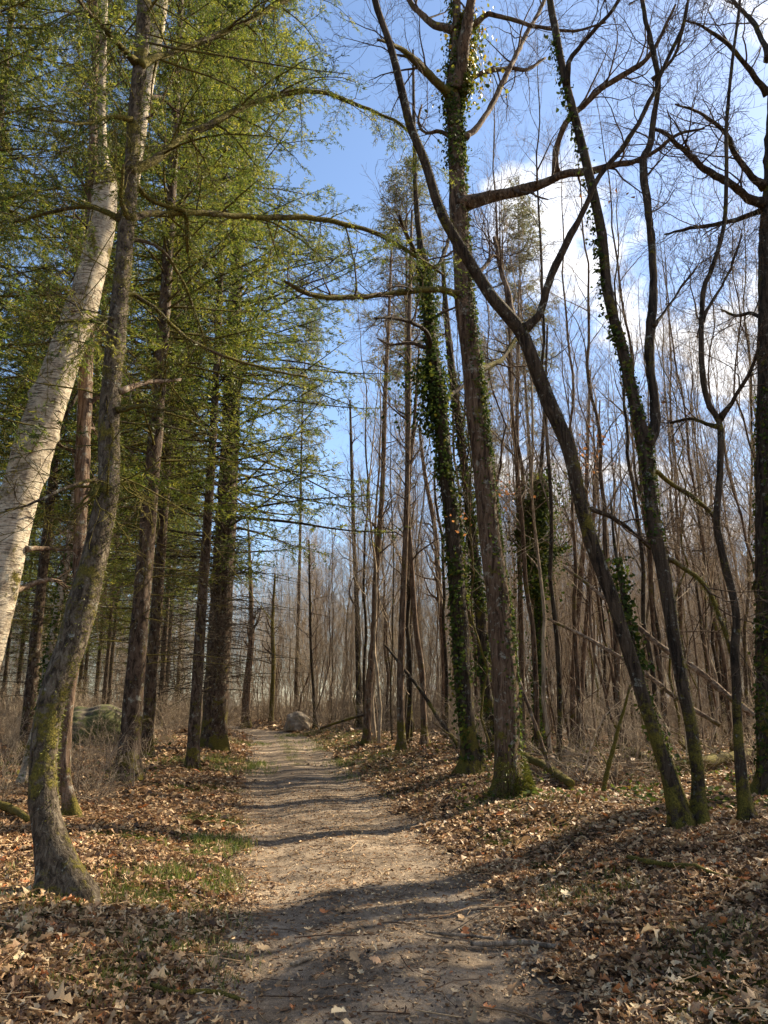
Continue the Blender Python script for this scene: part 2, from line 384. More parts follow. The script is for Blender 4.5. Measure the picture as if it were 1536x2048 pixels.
M_needle = leaf_mat('conifer_needles', [(0.0, (0.020, 0.036, 0.009)), (0.45, (0.080, 0.112, 0.018)), (0.75, (0.20, 0.205, 0.028)), (1.0, (0.34, 0.29, 0.05))], trans=0.55, nscale=0.5)
M_pine = leaf_mat('pine_needles', [(0.0, (0.05, 0.06, 0.02)), (0.5, (0.12, 0.125, 0.04)), (1.0, (0.24, 0.21, 0.08))], trans=0.45, nscale=0.5)
M_needle_b = leaf_mat('blue_green_needles', [(0.0, (0.028, 0.048, 0.022)), (0.5, (0.055, 0.085, 0.032)), (1.0, (0.11, 0.13, 0.04))], trans=0.4, nscale=0.5)
M_ivy = leaf_mat('ivy_leaves', [(0.0, (0.022, 0.040, 0.010)), (0.5, (0.065, 0.095, 0.018)), (0.85, (0.15, 0.16, 0.022)), (1.0, (0.26, 0.19, 0.03))], trans=0.42, rough=0.7, spec=0.12, nscale=8)
M_ivy_y = leaf_mat('yellowing_ivy_leaves', [(0.0, (0.05, 0.08, 0.012)), (0.4, (0.14, 0.16, 0.02)), (0.75, (0.33, 0.24, 0.02)), (1.0, (0.42, 0.20, 0.02))], trans=0.45, rough=0.4, nscale=8)
M_grass = leaf_mat('grass_blades', [(0.0, (0.05, 0.08, 0.014)), (0.6, (0.13, 0.18, 0.025)), (1.0, (0.32, 0.26, 0.10))], trans=0.35, nscale=5)
M_moss = leaf_mat('moss_tufts', [(0.0, (0.04, 0.05, 0.008)), (0.6, (0.11, 0.12, 0.015)), (1.0, (0.22, 0.20, 0.03))], trans=0.2, nscale=12)
M_orange = leaf_mat('orange_leaves', [(0.0, (0.30, 0.12, 0.04)), (1.0, (0.48, 0.22, 0.08))], trans=0.45)

def ground_mat():
    m, nt = newmat('leafy_soil'); out = N(nt, 'ShaderNodeOutputMaterial'); bs = N(nt, 'ShaderNodeBsdfPrincipled', Roughness=0.95)
    bs.inputs['Specular IOR Level'].default_value = 0.1
    tcn = N(nt, 'ShaderNodeTexCoord').outputs['Object']
    dist = N(nt, 'ShaderNodeVectorMath', _operation='ADD'); L(nt, tcn, dist.inputs[0])
    nv = N(nt, 'ShaderNodeTexNoise', Scale=9.0, Detail=3.0); L(nt, tcn, nv.inputs['Vector'])
    sc = N(nt, 'ShaderNodeVectorMath', _operation='SCALE'); sc.inputs['Scale'].default_value = 0.12; L(nt, nv.outputs['Color'], sc.inputs[0]); L(nt, sc.outputs[0], dist.inputs[1])
    vo = N(nt, 'ShaderNodeTexVoronoi', Scale=11.0); L(nt, dist.outputs[0], vo.inputs['Vector'])
    hs = N(nt, 'ShaderNodeSeparateColor'); L(nt, vo.outputs['Color'], hs.inputs[0])
    c = ramp(nt, hs.outputs[0], [(0.0, (0.025, 0.015, 0.009)), (0.4, (0.08, 0.047, 0.026)), (0.75, (0.20, 0.125, 0.065)), (1.0, (0.38, 0.27, 0.15))])
    n2 = noise(nt, tcn, 0.7, 6, 0.65); n3 = noise(nt, tcn, 30, 4, 0.7)
    c = mixrgb(nt, math_(nt, 'MULTIPLY', ramp(nt, n3, [(0.4, (0, 0, 0)), (0.6, (1, 1, 1))]), 0.5), c, (0.05, 0.033, 0.020))
    a = N(nt, 'ShaderNodeAttribute', _attribute_name='rnd')
    mm = math_(nt, 'ADD', a.outputs['Fac'], math_(nt, 'MULTIPLY', math_(nt, 'SUBTRACT', n3, 0.5), 0.7))
    c = mixrgb(nt, ramp(nt, mm, [(0.35, (0, 0, 0)), (0.6, (1, 1, 1))]), c, ramp(nt, n3, [(0.3, (0.04, 0.038, 0.012)), (0.7, (0.12, 0.11, 0.025))]))
    gm = math_(nt, 'ADD', n2, math_(nt, 'MULTIPLY', math_(nt, 'SUBTRACT', n3, 0.5), 0.3))
    c = mixrgb(nt, math_(nt, 'MULTIPLY', ramp(nt, gm, [(0.60, (0, 0, 0)), (0.68, (1, 1, 1))]), 0.6), c, (0.05, 0.065, 0.017))
    L(nt, c, bs.inputs['Base Color'])
    bp = N(nt, 'ShaderNodeBump', Strength=0.8, Distance=0.03)
    L(nt, math_(nt, 'ADD', vo.outputs['Distance'], n3), bp.inputs['Height']); L(nt, bp.outputs[0], bs.inputs['Normal'])
    L(nt, bs.outputs[0], out.inputs[0]); return m
def path_mat():
    m, nt = newmat('packed_earth'); out = N(nt, 'ShaderNodeOutputMaterial'); bs = N(nt, 'ShaderNodeBsdfPrincipled', Roughness=0.95)
    bs.inputs['Specular IOR Level'].default_value = 0.12
    tcn = N(nt, 'ShaderNodeTexCoord').outputs['Object']
    n1 = noise(nt, tcn, 1.6, 7, 0.68, 0.3); n2 = noise(nt, tcn, 22, 6, 0.75); n3 = noise(nt, tcn, 120, 3, 0.7)
    c = ramp(nt, n1, [(0.32, (0.085, 0.064, 0.044)), (0.50, (0.225, 0.172, 0.122)), (0.70, (0.40, 0.315, 0.225))])
    c = mixrgb(nt, 1.0, c, ramp(nt, n2, [(0.30, (0.45, 0.42, 0.40)), (0.5, (0.95, 0.95, 0.95)), (0.72, (1.25, 1.22, 1.2))]), 'MULTIPLY')
    c = mixrgb(nt, 1.0, c, ramp(nt, n3, [(0.35, (0.7, 0.7, 0.7)), (0.65, (1.2, 1.2, 1.2))]), 'MULTIPLY')
    vo = N(nt, 'ShaderNodeTexVoronoi', Scale=42.0); L(nt, tcn, vo.inputs['Vector'])
    peb = ramp(nt, vo.outputs['Distance'], [(0.12, (1, 1, 1)), (0.26, (0, 0, 0))])
    hs = N(nt, 'ShaderNodeSeparateColor'); L(nt, vo.outputs['Color'], hs.inputs[0])
    pm = math_(nt, 'MULTIPLY', peb, ramp(nt, hs.outputs[0], [(0.72, (0, 0, 0)), (0.78, (1, 1, 1))]))
    c = mixrgb(nt, math_(nt, 'MULTIPLY', pm, 0.8), c, (0.42, 0.35, 0.28))
    L(nt, c, bs.inputs['Base Color'])
    h = math_(nt, 'ADD', math_(nt, 'MULTIPLY', n2, 1.0), math_(nt, 'ADD', math_(nt, 'MULTIPLY', n3, 0.3), math_(nt, 'MULTIPLY', pm, 0.3)))
    bp = N(nt, 'ShaderNodeBump', Strength=0.9, Distance=0.03); L(nt, h, bp.inputs['Height']); L(nt, bp.outputs[0], bs.inputs['Normal'])
    L(nt, bs.outputs[0], out.inputs[0]); return m
def rock_mat(name, moss, k=1.0):
    m, nt = newmat(name); out = N(nt, 'ShaderNodeOutputMaterial'); bs = N(nt, 'ShaderNodeBsdfPrincipled', Roughness=0.9)
    tcn = N(nt, 'ShaderNodeTexCoord').outputs['Object']
    n1 = noise(nt, tcn, 3.5, 7, 0.7); n2 = noise(nt, tcn, 1.4, 5, 0.7); n3 = noise(nt, tcn, 40, 3, 0.7)
    c = ramp(nt, n1, [(0.3, (0.12*k, 0.09*k, 0.06*k)), (0.55, (0.34*k, 0.27*k, 0.19*k)), (0.75, (0.52*k, 0.44*k, 0.32*k))])
    mk = math_(nt, 'ADD', n2, math_(nt, 'MULTIPLY', math_(nt, 'SUBTRACT', n1, 0.5), 0.6))
    c = mixrgb(nt, ramp(nt, mk, [(0.66-moss*0.4, (0, 0, 0)), (0.74-moss*0.4, (1, 1, 1))]), c, ramp(nt, n3, [(0.3, (0.045, 0.05, 0.012)), (0.7, (0.12, 0.12, 0.03))]))
    L(nt, c, bs.inputs['Base Color'])
    bp = N(nt, 'ShaderNodeBump', Strength=0.7, Distance=0.08); L(nt, math_(nt, 'ADD', n1, math_(nt, 'MULTIPLY', n3, 0.2)), bp.inputs['Height']); L(nt, bp.outputs[0], bs.inputs['Normal'])
    L(nt, bs.outputs[0], out.inputs[0]); return m
M_ground = ground_mat(); M_path = path_mat(); M_rock = rock_mat('lichened_stone', 0.12); M_rock2 = rock_mat('mossy_stone', 0.6, 0.4)  # mossy stone's base colour is darkened to stand in for shade

# ------------------------------------------------------------------ ground and path
MOSS = [(985, 1690, 0.22), (1085, 1745, 0.28), (1180, 1785, 0.25), (1490, 1990, 0.45), (880, 1652, 0.1), (370, 1572, 0.5), (430, 1640, 0.35), (440, 1580, 0.4), (405, 1710, 0.3), (390, 1770, 0.3), (250, 1680, 0.35), (320, 1800, 0.3), (1420, 1960, 0.3)]
MOSSW = [(gp(a, b), r) for a, b, r in MOSS]
def moss_f(x, y):
    f = np.zeros(np.shape(x))
    for p, r in MOSSW: f = np.maximum(f, np.exp(-((x-p[0])**2+((y-p[1])*0.75)**2)/(r*r*1.4)))
    return f
def sheet(xs, ys, hf, name, mat, mossy=False):
    X, Y = np.meshgrid(xs, ys); Z = hf(X, Y)
    V = np.stack([X, Y, Z], -1).reshape(-1, 3); nx, ny = len(xs), len(ys)
    idx = np.arange(nx*ny).reshape(ny, nx)
    q = np.stack([idx[:-1, :-1], idx[:-1, 1:], idx[1:, 1:], idx[1:, :-1]], -1).reshape(-1, 4)
    mb = MB(); mb.add(V, quads=q, rnd=moss_f(V[:, 0], V[:, 1]) if mossy else None)
    return mb.obj(name, mat, kind='structure')
xs = np.concatenate([[-500, -250, -140, -90, -60, -45, -35], np.linspace(-28, -9, 50)[:-1], np.linspace(-9, 9, 200), np.linspace(9, 28, 50)[1:], [35, 45, 60, 90, 140, 250, 500]])
ys = np.concatenate([[-300, -120, -50, -25, -12], np.linspace(-6, 3, 40)[:-1], np.linspace(3, 16, 170)[:-1], np.linspace(16, 40, 90)[:-1], np.linspace(40, 80, 60)[:-1], [80, 95, 120, 160, 250, 500, 900]])
sheet(xs, ys, ground_h, 'ground', M_ground, True)
# path sheet: follows the track, sinks under the litter at both edges
us = np.linspace(-2.1, 2.1, 90); yp = np.concatenate([np.linspace(-12, 3, 60)[:-1], np.linspace(3, 14, 180)[:-1], np.linspace(14, 34, 120)[:-1], np.linspace(34, 90, 110)])
U, Yp = np.meshgrid(us, yp); Xp = np.interp(Yp, PY, PXc)+U
d_, _ = path_d(Xp, Yp)
Zp = path_h(Xp, Yp) - 0.10*sm(0.10, 0.4, d_)
idx = np.arange(U.size).reshape(U.shape)
mb = MB(); mb.add(np.stack([Xp, Yp, Zp], -1), quads=np.stack([idx[:-1, :-1], idx[:-1, 1:], idx[1:, 1:], idx[1:, :-1]], -1).reshape(-1, 4))
mb.obj('path', M_path, kind='structure')
def surf(x, y):
    d, u = path_d(x, y)
    return np.where(d < 0.15, np.maximum(ground_h(x, y), path_h(x, y)-0.10*sm(0.10, 0.4, d)), ground_h(x, y))

# ------------------------------------------------------------------ fallen leaves
def scatter(y0, y1, dens, spread=0.56, pad=1.2):
    n = int(dens*(spread*(y1**2-y0**2)+2*pad*(y1-y0)))
    y = y0+(y1-y0)*rng.random(n*2); w = spread*y+pad; keep = rng.random(n*2) < w/(spread*y1+pad); y = y[keep][:n]
    x = (rng.random(len(y))*2-1)*(spread*y+pad)
    return x, y
LW = {9: [0.03, 0.20, 0.11, 0.33, 0.17, 0.40, 0.20, 0.24, 0.05], 7: [0.03, 0.30, 0.13, 0.40, 0.18, 0.28, 0.04], 4: [0.08, 0.40, 0.30, 0.04]}
def leaf_var(st, rn, asp):
    mb = MB(); leaf_batch(mb, np.zeros((1, 3)), np.array([[0, 0, 1.]]), np.zeros(1), np.ones(1), st, rng.uniform(-0.2, 1.1, 1), rng.uniform(-0.7, 0.8, 1), np.array([rn]), widths=LW[st], aspect=asp)
    return mb.mesh('leaf', M_litter, False)
NV = 26
rns = np.linspace(0.02, 0.93, NV-1).tolist()+[1.0]
LV = [leaf_var((9, 7)[k % 2], rns[k], rng.uniform(0.55, 1.0)) for k in range(NV)]+[leaf_var(4, rns[k], rng.uniform(0.5, 1.0)) for k in range(NV)]
LP = [[], [], [], []]
def litter(y0, y1, dens, size, far, keepd):
    x, y = scatter(y0, y1, dens)
    d, u = path_d(x, y)
    pk = np.where(d > 0.0, 1.0, np.where(d > -0.35, 0.40, keepd)); mo = moss_f(x, y)
    clump = 0.85+0.4*fnoise(x, y, 21, 0.5)
    k = rng.random(len(x)) < pk*clump*(1-0.45*mo); x, y, d = x[k], y[k], d[k]; n = len(x)
    sz = size*np.exp(rng.normal(size=n)*0.32)*np.where(d < -0.05, 0.6, 1.0)
    tl = np.where(d < 0, 0.12, 0.33)[:, None]
    rot = np.stack([rng.normal(size=n), rng.normal(size=n), np.zeros(n)], -1)*tl; rot[:, 2] = rng.random(n)*6.28
    z = surf(x, y) + np.where(d < 0, 0.006, 0.008+0.035*rng.random(n))
    zone = 0.12*fnoise(x, y, 22, 1.3)
    rn = np.clip(rng.beta(1.5, 1.7, n)+zone, 0, 0.999)
    vi = (rn*(NV-1)).astype(int); vi = np.where(rng.random(n) < 0.025, NV-1, vi)+(NV if far else 0)
    LP[0].append(np.stack([x, y, z], -1)); LP[1].append(rot); LP[2].append(np.repeat(sz[:, None], 3, 1)); LP[3].append(vi)
litter(2.0, 8.5, 1250, 0.056, False, 0.13)
litter(8.5, 18, 480, 0.066, True, 0.10)
litter(18, 34, 110, 0.105, True, 0.06)
litter(34, 62, 12, 0.22, True, 0.04)
instancer('leaf_litter', LV, *[np.concatenate(q) for q in LP], 'brown fallen oak leaves covering the forest floor')
# the 300 leaves lying closest to the camera, each its own object
lm = []
for k in range(10):
    mb = MB(); leaf_batch(mb, np.zeros((1, 3)), np.array([[0, 0, 1.]]), np.zeros(1), np.ones(1), 9, rng.uniform(-0.1, 0.8, 1), rng.uniform(-0.4, 0.6, 1), np.array([[0.35, 0.5, 0.62, 0.72, 0.8, 0.86, 0.9, 0.96, 0.55, 1.0][k]]), aspect=0.9)
    lm.append(mb.mesh('fallen_leaf', M_litter, False))
cnt = 0
while cnt < 300:
    y = 3.5+4.2*rng.random()**1.2; x = (rng.random()*2-1)*(0.5*y+0.1)
    d, u = path_d(np.array([x]), np.array([y]))
    if d[0] < -0.1 and rng.random() > 0.12: continue
    o = bpy.data.objects.new('fallen_leaf', lm[rng.integers(10)]); COL.objects.link(o)
    s = rng.uniform(0.06, 0.105); o.scale = (s, s, s)
    o.location = (x, y, float(surf(np.array([x]), np.array([y]))[0])+0.028); o.rotation_euler = (rng.normal()*0.32, rng.normal()*0.32, rng.random()*6.28)
    if u[0] < 0 and d[0] > 0: lb = 'dry curled lobed leaf lying on the shaded litter left of the path'
    elif d[0] > 0: lb = 'dry curled lobed leaf lying on the litter of the right bank'
    else: lb = 'dry lobed leaf lying alone on the bare earth of the path'
    o['label'] = lb; o['category'] = 'leaf'; o['group'] = lb; cnt += 1
# crumbs and twiglets on the track
mb = MB(); x, y = scatter(2.5, 16, 560); d, u = path_d(x, y); k = (d < 0.15) & (rng.random(len(x)) < 0.35+0.65*np.exp(-(u/0.45)**2)+0.6*(d > -0.3)); x, y = x[k], y[k]; n = len(x)
p = np.stack([x, y, surf(x, y)+0.004], -1); dd = nrm(np.stack([rng.normal(size=n), rng.normal(size=n), rng.normal(size=n)*0.2], -1))
blades(mb, p, dd, rng.uniform(0.010, 0.05, n), rng.uniform(0.006, 0.020, n), rnd=np.clip(rng.beta(1.3, 1.6, n), 0, 0.95))
n = 500; x = rng.uniform(-3, 3, n); y = rng.uniform(3, 12, n); P0 = np.stack([x, y, surf(x, y)+0.006], -1); a = rng.random(n)*6.28; ln = rng.uniform(0.05, 0.28, n)
P1 = P0+np.stack([np.cos(a)*ln, np.sin(a)*ln, 0*a], -1); P1[:, 2] = surf(P1[:, 0], P1[:, 1])+0.012
mid = (P0+P1)/2+rng.normal(size=(n, 3))*0.008; mid[:, 2] = surf(mid[:, 0], mid[:, 1])+0.014
tubes(mb, np.stack([P0, mid, P1], 1), np.full((n, 3), 0.0028)*rng.uniform(0.5, 1.6, (n, 1)), 3, rnd=rng.uniform(0.1, 0.6, n))
n = 26000; x, y = scatter(2.2, 10, 330); n = len(x); d, u = path_d(x, y); k = d > -0.2; x, y = x[k], y[k]; n = len(x)
blades(mb, np.stack([x, y, surf(x, y)+rng.uniform(0.01, 0.05, n)], -1), nrm(np.stack([rng.normal(size=n), rng.normal(size=n), rng.normal(size=n)*0.35], -1)), rng.uniform(0.02, 0.07, n), rng.uniform(0.006, 0.022, n), rnd=np.clip(rng.beta(1.3, 1.5, n), 0, 0.95))
n = 1500; x = rng.uniform(-5, 6, n); y = rng.uniform(3.5, 13, n); d, u = path_d(x, y); a = rng.random(n)*6.28; ln = rng.uniform(0.1, 0.55, n); P0 = np.stack([x, y, surf(x, y)+0.03], -1)
P1 = P0+np.stack([np.cos(a)*ln, np.sin(a)*ln, 0*a], -1); P1[:, 2] = surf(P1[:, 0], P1[:, 1])+rng.uniform(0.02, 0.09, n); mid = (P0+P1)/2+rng.normal(size=(n, 3))*0.015; mid[:, 2] = surf(mid[:, 0], mid[:, 1])+0.045
k = (d > 0) | (rng.random(n) < 0.25); tubes(mb, np.stack([P0, mid, P1], 1)[k], (np.full((n, 3), 0.0035)*rng.uniform(0.5, 1.7, (n, 1)))[k], 3, rnd=rng.uniform(0.1, 0.75, k.sum()))
mb.obj('path_debris', M_litter, kind='stuff', label='leaf crumbs and twiglets strewn over the path and its banks')

# ------------------------------------------------------------------ grass and moss
mb = MB()
def grass_patch(px, py, rad, n, h, world=None):
    c = gp(px, py) if world is None else world
    n = int(n*2.2); h = h*1.25; rad = rad*1.45
    a = rng.random(n)*6.28; r = rad*np.sqrt(rng.random(n))*(0.7+0.5*rng.random(n))
    x = c[0]+np.cos(a)*r; y = c[1]+np.sin(a)*r*1.5
    cl = fnoise(x, y, 31, 0.3) > 0.1-0.35*rng.random(n); x, y = x[cl], y[cl]; n = len(x)
    p = np.stack([x, y, surf(x, y)+0.0], -1); d = nrm(np.stack([rng.normal(size=n)*0.45, rng.normal(size=n)*0.45, np.ones(n)], -1))
    blades(mb, p, d, h*rng.uniform(0.4, 1.2, n), max(0.005, h*0.06)*rng.uniform(0.7, 1.4, n))
for a in [(410, 1690, 0.35, 900, 0.10), (385, 1765, 0.3, 900, 0.09), (320, 1790, 0.4, 700, 0.08), (300, 1880, 0.5, 900, 0.06), (330, 1935, 0.4, 600, 0.06), (150, 1900, 0.5, 800, 0.06), (430, 1533, 1.0, 1500, 0.12), (470, 1528, 0.7, 900, 0.12), (500, 1490, 0.6, 500, 0.12), (440, 1640, 0.3, 300, 0.08),
          (735, 1520, 0.9, 1300, 0.11), (700, 1490, 1.2, 1200, 0.12), (680, 1478, 1.4, 1000, 0.14), (640, 1468, 1.5, 1000, 0.15), (760, 1545, 0.8, 500, 0.1), (840, 1580, 0.5, 300, 0.08), (600, 1470, 0.9, 400, 0.1),
          (1180, 1790, 0.3, 600, 0.07), (1090, 1640, 0.5, 300, 0.07), (1010, 1610, 0.5, 400, 0.09), (1440, 1890, 0.3, 200, 0.06), (60, 1770, 0.5, 500, 0.07), (200, 1800, 0.4, 500, 0.07)]:
    grass_patch(*a)
for yv in np.linspace(22, 40, 26):
    grass_patch(0, 0, 0.20, 70, 0.06, world=(float(np.interp(yv, PY, PXc))+0.05, yv+rng.normal()*0.3))
mb.obj('grass', M_grass, kind='stuff', label='short green grass growing in patches beside the path')
mb = MB()
for p, r in MOSSW:
    n = int(min(3500, 3600*(r/0.3)**1.2)); a = rng.random(n)*6.28; rr = r*np.abs(rng.normal(size=n))*0.6
    x = p[0]+np.cos(a)*rr; y = p[1]+np.sin(a)*rr*1.3; k = fnoise(x, y, 41, 0.22) > -0.2; x, y = x[k], y[k]; n = len(x)
    blades(mb, np.stack([x, y, surf(x, y)], -1), nrm(np.stack([rng.normal(size=n)*0.6, rng.normal(size=n)*0.6, np.ones(n)], -1)), rng.uniform(0.012, 0.035, n), rng.uniform(0.004, 0.009, n))
mb.obj('moss', M_moss, kind='stuff', label='low yellow green moss cushions on the banks of the path')

# ------------------------------------------------------------------ boulders
def boulder(name, c, size, mat, label, seed):
    import bmesh
    bm = bmesh.new(); bmesh.ops.create_icosphere(bm, subdivisions=5, radius=1.0)
    r = np.random.default_rng(seed); K = [(nrm(r.normal(size=3)), r.uniform(0.82, 0.97)) for _ in range(26)]
    for v in bm.verts:
        p = np.array(v.co); q = p.copy()
        for k, dcut in K:
            e = np.dot(q, k)-dcut
            if e > 0: q -= k*e*0.8
        q += p*0.05*math.sin(p[0]*7+p[2]*5+seed)+p*0.018*math.sin(p[1]*19+p[2]*15)
        q += p*-0.05*math.exp(-((p[2]-0.45+0.2*p[0])/0.04)**2) 
        if q[2] < -0.3: q[2] = -0.3+(q[2]+0.3)*0.3
        v.co = q*np.array(size)
    me = bpy.data.meshes.new(name); bm.to_mesh(me); bm.free(); me.materials.append(mat)
    me.polygons.foreach_set('use_smooth', np.ones(len(me.polygons), bool))
    o = bpy.data.objects.new(name, me); COL.objects.link(o); o.location = c; o['label'] = label; o['category'] = 'boulder'; return o
pb = gp(596, 1460); s = pb[1]*0.96
boulder('boulder', (pb[0], pb[1], pb[2]+s/F_PX*9), (29/F_PX*s, 1.1, 27/F_PX*s), M_rock, 'large rounded grey stone at the far end of the path', 3)
pb2, s2 = at(197, 1372, 24.0)
boulder('boulder', (pb2[0]-0.3, 25.0, 0.62), (1.25, 1.2, 1.05), M_rock2, 'big mossy boulder half hidden behind the left trunks', 8)

# ------------------------------------------------------------------ traced trees
def trace(pts, Y0, Y1=None, n=None, step=0.14):
    Y1 = Y0 if Y1 is None else Y1
    cum = np.concatenate([[0], np.cumsum([math.dist(pts[i][:2], pts[i+1][:2]) for i in range(len(pts)-1)])]); cum = cum/cum[-1]
    q = []
    for (px, py, w), c in zip(pts, cum):
        p, s = at(px, py, Y0+(Y1-Y0)*c); q.append([*p, w/2/F_PX*s])
    q = np.array(q); ln = np.sum(np.linalg.norm(np.diff(q[:, :3], axis=0), axis=1))
    r = crom(q, n or max(8, int(ln/step))); r[:, 3] = np.maximum(r[:, 3], 0.003)
    return r[:, :3], r[:, 3]
def resamp(P, R, K):
    i = np.linspace(0, len(P)-1, K); a = np.clip(i.astype(int), 0, len(P)-2); w = (i-a)
    return P[a]*(1-w[:, None])+P[a+1]*w[:, None], R[a]*(1-w)+R[a+1]*w
def stack(lst, K=14):
    a = [resamp(P, R, K) for P, R in lst]; return np.stack([x[0] for x in a]), np.stack([x[1] for x in a])
def ivy_on(mb, P, R, t0, t1, n, spread=0.06, size=0.055, side=None, g=None, clump=0.5):
    g = g or rng; K = len(P)
    n = int(n*1.35); t = t0+(t1-t0)*g.random(n*2); a = g.random(n*2)*6.28
    if side is not None: a = side+g.normal(size=n*2)*0.8
    cl = fnoise(t*(t1-t0)*30+7, a*1.2, int(g.integers(1000)), 1.0) > (clump-0.8); t, a = t[cl][:n], a[cl][:n]; n = len(t)
    f = t*(K-1); i = np.clip(f.astype(int), 0, K-2); w = (f-i)[:, None]
    c = P[i]*(1-w)+P[i+1]*w; r = R[i]
    o = np.stack([np.cos(a), np.sin(a), 0*a], -1)
    off = r*1.02+0.008+np.abs(g.normal(size=n))*spread*np.where(g.random(n) < 0.6, 0.45, 1.1)
    p = c+o*off[:, None]; nn = nrm(o*1.0+g.normal(size=(n, 3))*0.5+np.array([0, 0, 0.35]))
    leaf_batch(mb, p, nn, g.random(n)*6.28, size*0.85*g.uniform(0.4, 1.45, n), 3, g.uniform(-0.4, 0.4, n), g.uniform(-0.3, 0.3, n), np.clip(g.beta(1.5, 2.2, n), 0, 1), widths=[0.30, 0.42, 0.04])
def hero(name, label, cat, trunk, mat, limbs=(), Y=None, Ytop=None, group=None, sides=18, flare=0.5, twigs=None, ivy=None, rough=0.05, step=0.12, fringe=None, seed=0, tmat=None):
    """trunk: (px,py,width px) from the base up; limbs: (pts, dY, mat)"""
    b = gp(trunk[0][0], trunk[0][1]); Y0 = b[1] if Y is None else Y
    Y1 = Y0 if Ytop is None else Y0+Ytop
    P, R = trace(trunk, Y0, Y1, step=step)
    zb = float(ground_h(P[0][0], P[0][1]))
    if P[0][2] > zb-0.1:
        dirn = nrm(P[0]-P[1]); dirn = nrm(dirn+np.array([0, 0, -1.0])); P = np.vstack([P[0]+dirn*max(0.2, P[0][2]-zb+0.15), P]); R = np.concatenate([[R[0]*1.05], R])
    root = empty(name, (P[0][0], P[0][1], zb), label, cat, group)
    mb = MB(); bark_tube(mb, P, R, sides, rough, flare, seed=seed+1); mb.obj('trunk', mat, root)
    lines = [(P, R)]
    for li in limbs:
        pts, dY, lmat = (list(li)+[None, None])[:3]
        # start in the plane of the trunk where the limb leaves it
        q, s_ = at(pts[0][0], pts[0][1], Y0); j = np.argmin(np.abs(P[:, 2]-q[2])); Ys = P[j][1]
        LP, LR = trace(pts, Ys, Ys+(dY or 0), step=0.1); LR = LR*1.2*(1+0.7*np.exp(-np.arange(len(LR))*0.1/0.12))*(1+0.10*np.exp(-((np.arange(len(LR))*0.1 % 0.9-0.45)/0.07)**2))
        g2 = np.random.default_rng(seed+len(lines)); w = np.cumsum(g2.normal(size=LP.shape)*0.006, axis=0); LP = LP+w-np.linspace(0, 1, len(LP))[:, None]*0
        mb = MB(); bark_tube(mb, LP, LR, 9, 0.10, 0, seed=seed+5+len(lines), lumps=0.10); lo = mb.obj('limb', lmat or mat, root); lines.append((LP, LR))
        if lmat is M_mbranch:
            q, t_ = along(LP[None], int(60*len(LP)*0.1*12), g2, 0.0, 0.9); j = rng.integers(0, 6, len(q)); cl = np.sin(q[:, 0]*9+seed)+np.sin(q[:, 2]*13) > -0.4; q, t_ = q[cl], t_[cl]
            rad = np.interp(np.arange(len(q)), [0, len(q)], [LR.mean(), LR.mean()])[:, None]
            dv = nrm(g2.normal(size=q.shape)*np.array([0.8, 0.8, 0.5])+np.array([0, 0, -0.45])); mb = MB(); blades(mb, q+dv*rad*0.8, dv, g2.uniform(0.012, 0.045, len(q))*(1+1.5*(g2.random(len(q)) > 0.93)), 0.006, g=g2)
            f = mb.obj('moss_fringe', M_moss, root, kind='stuff')
    if fringe:
        g2 = np.random.default_rng(seed+55); mb = MB(); n = fringe[2]; t = fringe[0]+(fringe[1]-fringe[0])*g2.random(n); f = t*(len(P)-1); i = f.astype(int).clip(0, len(P)-2)
        a = g2.normal(size=n)*0.75; o = np.stack([np.cos(a), np.sin(a), 0*a], -1); mb2 = P[i]+(P[i+1]-P[i])*(f-i)[:, None]+o*R[i][:, None]*0.99
        blades(mb, mb2, nrm(o+g2.normal(size=(n, 3))*0.6), g2.uniform(0.012, 0.04, n), 0.007, g=g2); mb.obj('moss_fringe', M_moss, root, kind='stuff')
    if twigs:
        g2 = np.random.default_rng(seed+77); mb = MB()
        src = lines[1:] if not twigs.get('trunk') else lines
        SP, SR = stack(src, 16)
        if twigs.get('trunk'): t0 = twigs['trunk']
        A = grow(SP, SR, twigs.get('n', 9), twigs.get('t0', 0.25), 1.0, (25, 65), twigs.get('l1', (0.8, 2.4)), 8, 0.24, (0, 0, 0.05), rs=0.42, minr=0.0055, rg=g2)
        B = grow(*A, 6, 0.2, 1, (25, 60), twigs.get('l2', (0.35, 1.1)), 5, 0.22, (0, 0, 0.04), rs=0.5, minr=0.0038, rg=g2)
        tubes(mb, *A, 4); tubes(mb, *B, 3)
        C_ = grow(*B, twigs.get('n3', 4), 0.2, 1, (25, 60), twigs.get('l3', (0.15, 0.5)), 4, 0.25, (0, 0, 0.03), rs=0.6, minr=0.0030, rg=g2); tubes(mb, *C_, 3)
        mb.obj('twigs', tmat or M_dtwig, root, kind='stuff')
    if ivy:
        mb = MB(); g2 = np.random.default_rng(seed+99)
        for iv in ivy:
            k = dict(iv); wh = k.pop('line', 0); t0, t1 = k.pop('r'); ivy_on(mb, lines[wh][0], lines[wh][1], t0, t1, g=g2, **k)
        mb.obj('ivy', M_ivy, root, kind='stuff')
    return root, lines

